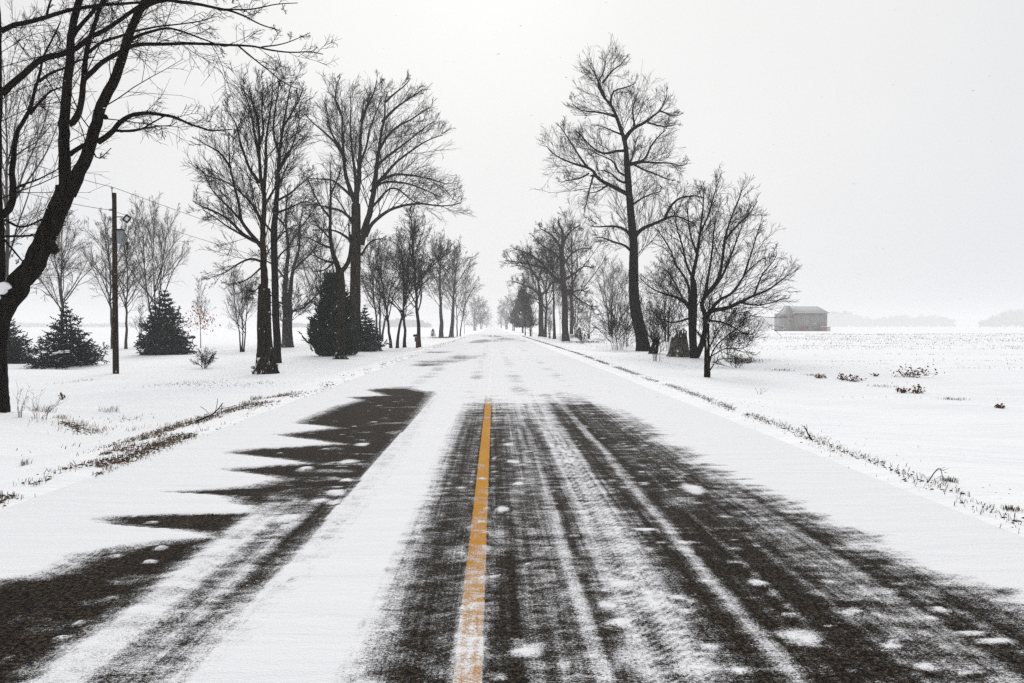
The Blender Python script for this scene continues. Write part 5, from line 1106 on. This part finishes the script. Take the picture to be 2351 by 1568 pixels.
# leafy weeds with brown leaves
def leafy(label, px, py, w, h, n, seed):
    r2 = np.random.default_rng(seed); g = ground_at(px, py); m = g[1] / FPX; o = empty("dead_leaf_plant", g); tag(o, label, "plant", "brown-leaved plants in the field")
    c = r2.normal(size=(n, 3)) * np.array([w, w * 0.7, h * 0.8]) * m * 0.5; c[:, 2] = np.abs(c[:, 2]) + h * m * 0.35 * r2.random(n)
    V, Tt = leaves(r2, c, 2.1 * m + 0.02); link("leaves", make_mesh("leaves", V, None, Tt, False), M_LEAF, o)
    P = np.stack([np.stack([r2.normal(size=3) * np.array([0.2, 0.2, 0]) * w * m * 0.3 + np.array([0, 0, -0.03]), c[i] * 0.6, c[i]]) for i in range(min(n, 26))]); R = np.full(P.shape[:2], max(0.004, 0.25 * m))
    link("stems", tube_mesh("stems", [(P, R, 4)]), M_TWIG, o)
leafy("bushy plant with dark red-brown leaves, largest in the snowy field", 2095, 866, 44, 24, 150, 1)
leafy("tiny brown leafy sprig left of the largest leafy bush in the field", 2012, 864, 10, 7, 18, 2)
leafy("brown leafy weed at the field edge, tallest of the row", 1960, 876, 18, 14, 50, 3); leafy("small brown leafy weed just left of the tallest one in the row", 1934, 872, 12, 16, 26, 4)
leafy("brown leafy clump at the field edge below the largest leafy bush", 2075, 902, 18, 13, 44, 5); leafy("brown leafy clump leaning right, end of the field-edge row", 2106, 903, 18, 16, 50, 6)
leafy("little brown leaf heap lying on open snow, farthest to the right", 2298, 937, 14, 9, 26, 7); leafy("rust-brown weed head beside the green-brown tuft of the row", 1880, 868, 14, 8, 30, 8)
leafy("small dark weed standing alone on the snow behind the bank", 143, 918, 9, 16, 16, 9)
# fallen twigs
def twig_thing(label, pts, r, seed):
    r2 = np.random.default_rng(seed); P = np.array([ground_at(*p[:2]) + np.array([0, 0, p[2]]) for p in pts]); g = P[0].copy(); Pm = resample(P - g, 12)
    o = empty("fallen_branch", g); tag(o, label, "branch", "fallen branches"); MB().tube(Pm, np.linspace(r, r * 0.4, 12), 6, 0.05, r2).build("stick", M_TWIG, o, True)
    Pc, Rc, Lc = spawn(r2, Pm[None], np.linspace(r, r * 0.4, 12)[None], np.array([np.linalg.norm(np.diff(Pm, axis=0), axis=1).sum()]), 5, 0.3, 0.95, 45, 10, 0.3, 5, 0.05, 0.1, 0.02, r * 0.35)
    link("side_twigs", tube_mesh("side_twigs", [(Pc, Rc, 4)]), M_TWIG, o)
twig_thing("forked dead branch lying on the left verge turf", [(450, 970, 0.02), (480, 962, 0.05), (497, 956, 0.10), (512, 958, 0.25)], 0.018, 1)
twig_thing("short dark stick standing in the right verge grass", [(1863, 1010, 0.0), (1852, 1006, 0.10), (1846, 1003, 0.16)], 0.012, 2)
twig_thing("bent stalk looping over the right verge grass", [(2130, 1112, 0.02), (2150, 1108, 0.13), (2160, 1106, 0.12), (2166, 1114, 0.0)], 0.006, 3)

# ---------------------------------------------------------------- snow in the air
r2 = np.random.default_rng(99); n = 2600
Yf = 2.5 + 26 * r2.random(n) ** 0.7; px = r2.uniform(-150, IW + 150, n); py = r2.uniform(-100, 1000, n)
Cf = at_depth(px, py, Yf); Cf = Cf[Cf[:, 2] > 0.3]; V, Tt = clods(r2, Cf, 0.0042 + 0.0 * Cf[:, 0])
V = V.reshape(-1, 6, 3); c0 = V.mean(1, keepdims=True); V = c0 + (V - c0) * np.array([1.5, 1, 0.8]); V = V.reshape(-1, 3)
fl = link("falling_snow", make_mesh("falling_snow", V, None, Tt), plain("snowflake", (0.9, 0.9, 0.92), 0.9, 0.02)); tag(fl, "snowflakes drifting through the air", "snow", kind="stuff")

# ---------------------------------------------------------------- haze: blowing snow dims what is far
HZ = bpy.data.materials.new("haze"); HZ.use_nodes = True; t = HZ.node_tree; t.nodes.clear()
o_ = N(t, "ShaderNodeOutputMaterial"); pv = N(t, "ShaderNodeVolumePrincipled"); L_(t, pv.outputs[0], o_.inputs['Volume'])
pv.inputs['Color'].default_value = (0.985, 0.985, 0.99, 1); pv.inputs['Density'].default_value = 0.0008; pv.inputs['Anisotropy'].default_value = 0.0
for nm in ('Density Attribute', 'Color Attribute', 'Temperature Attribute'):
    pv.inputs[nm].default_value = ""
haze = MB().box(-3100, 3100, -250, 3100, -3.0, 42.0).build("haze", HZ); tag(haze, "pale haze of blowing snow over road and fields", "haze", kind="stuff")
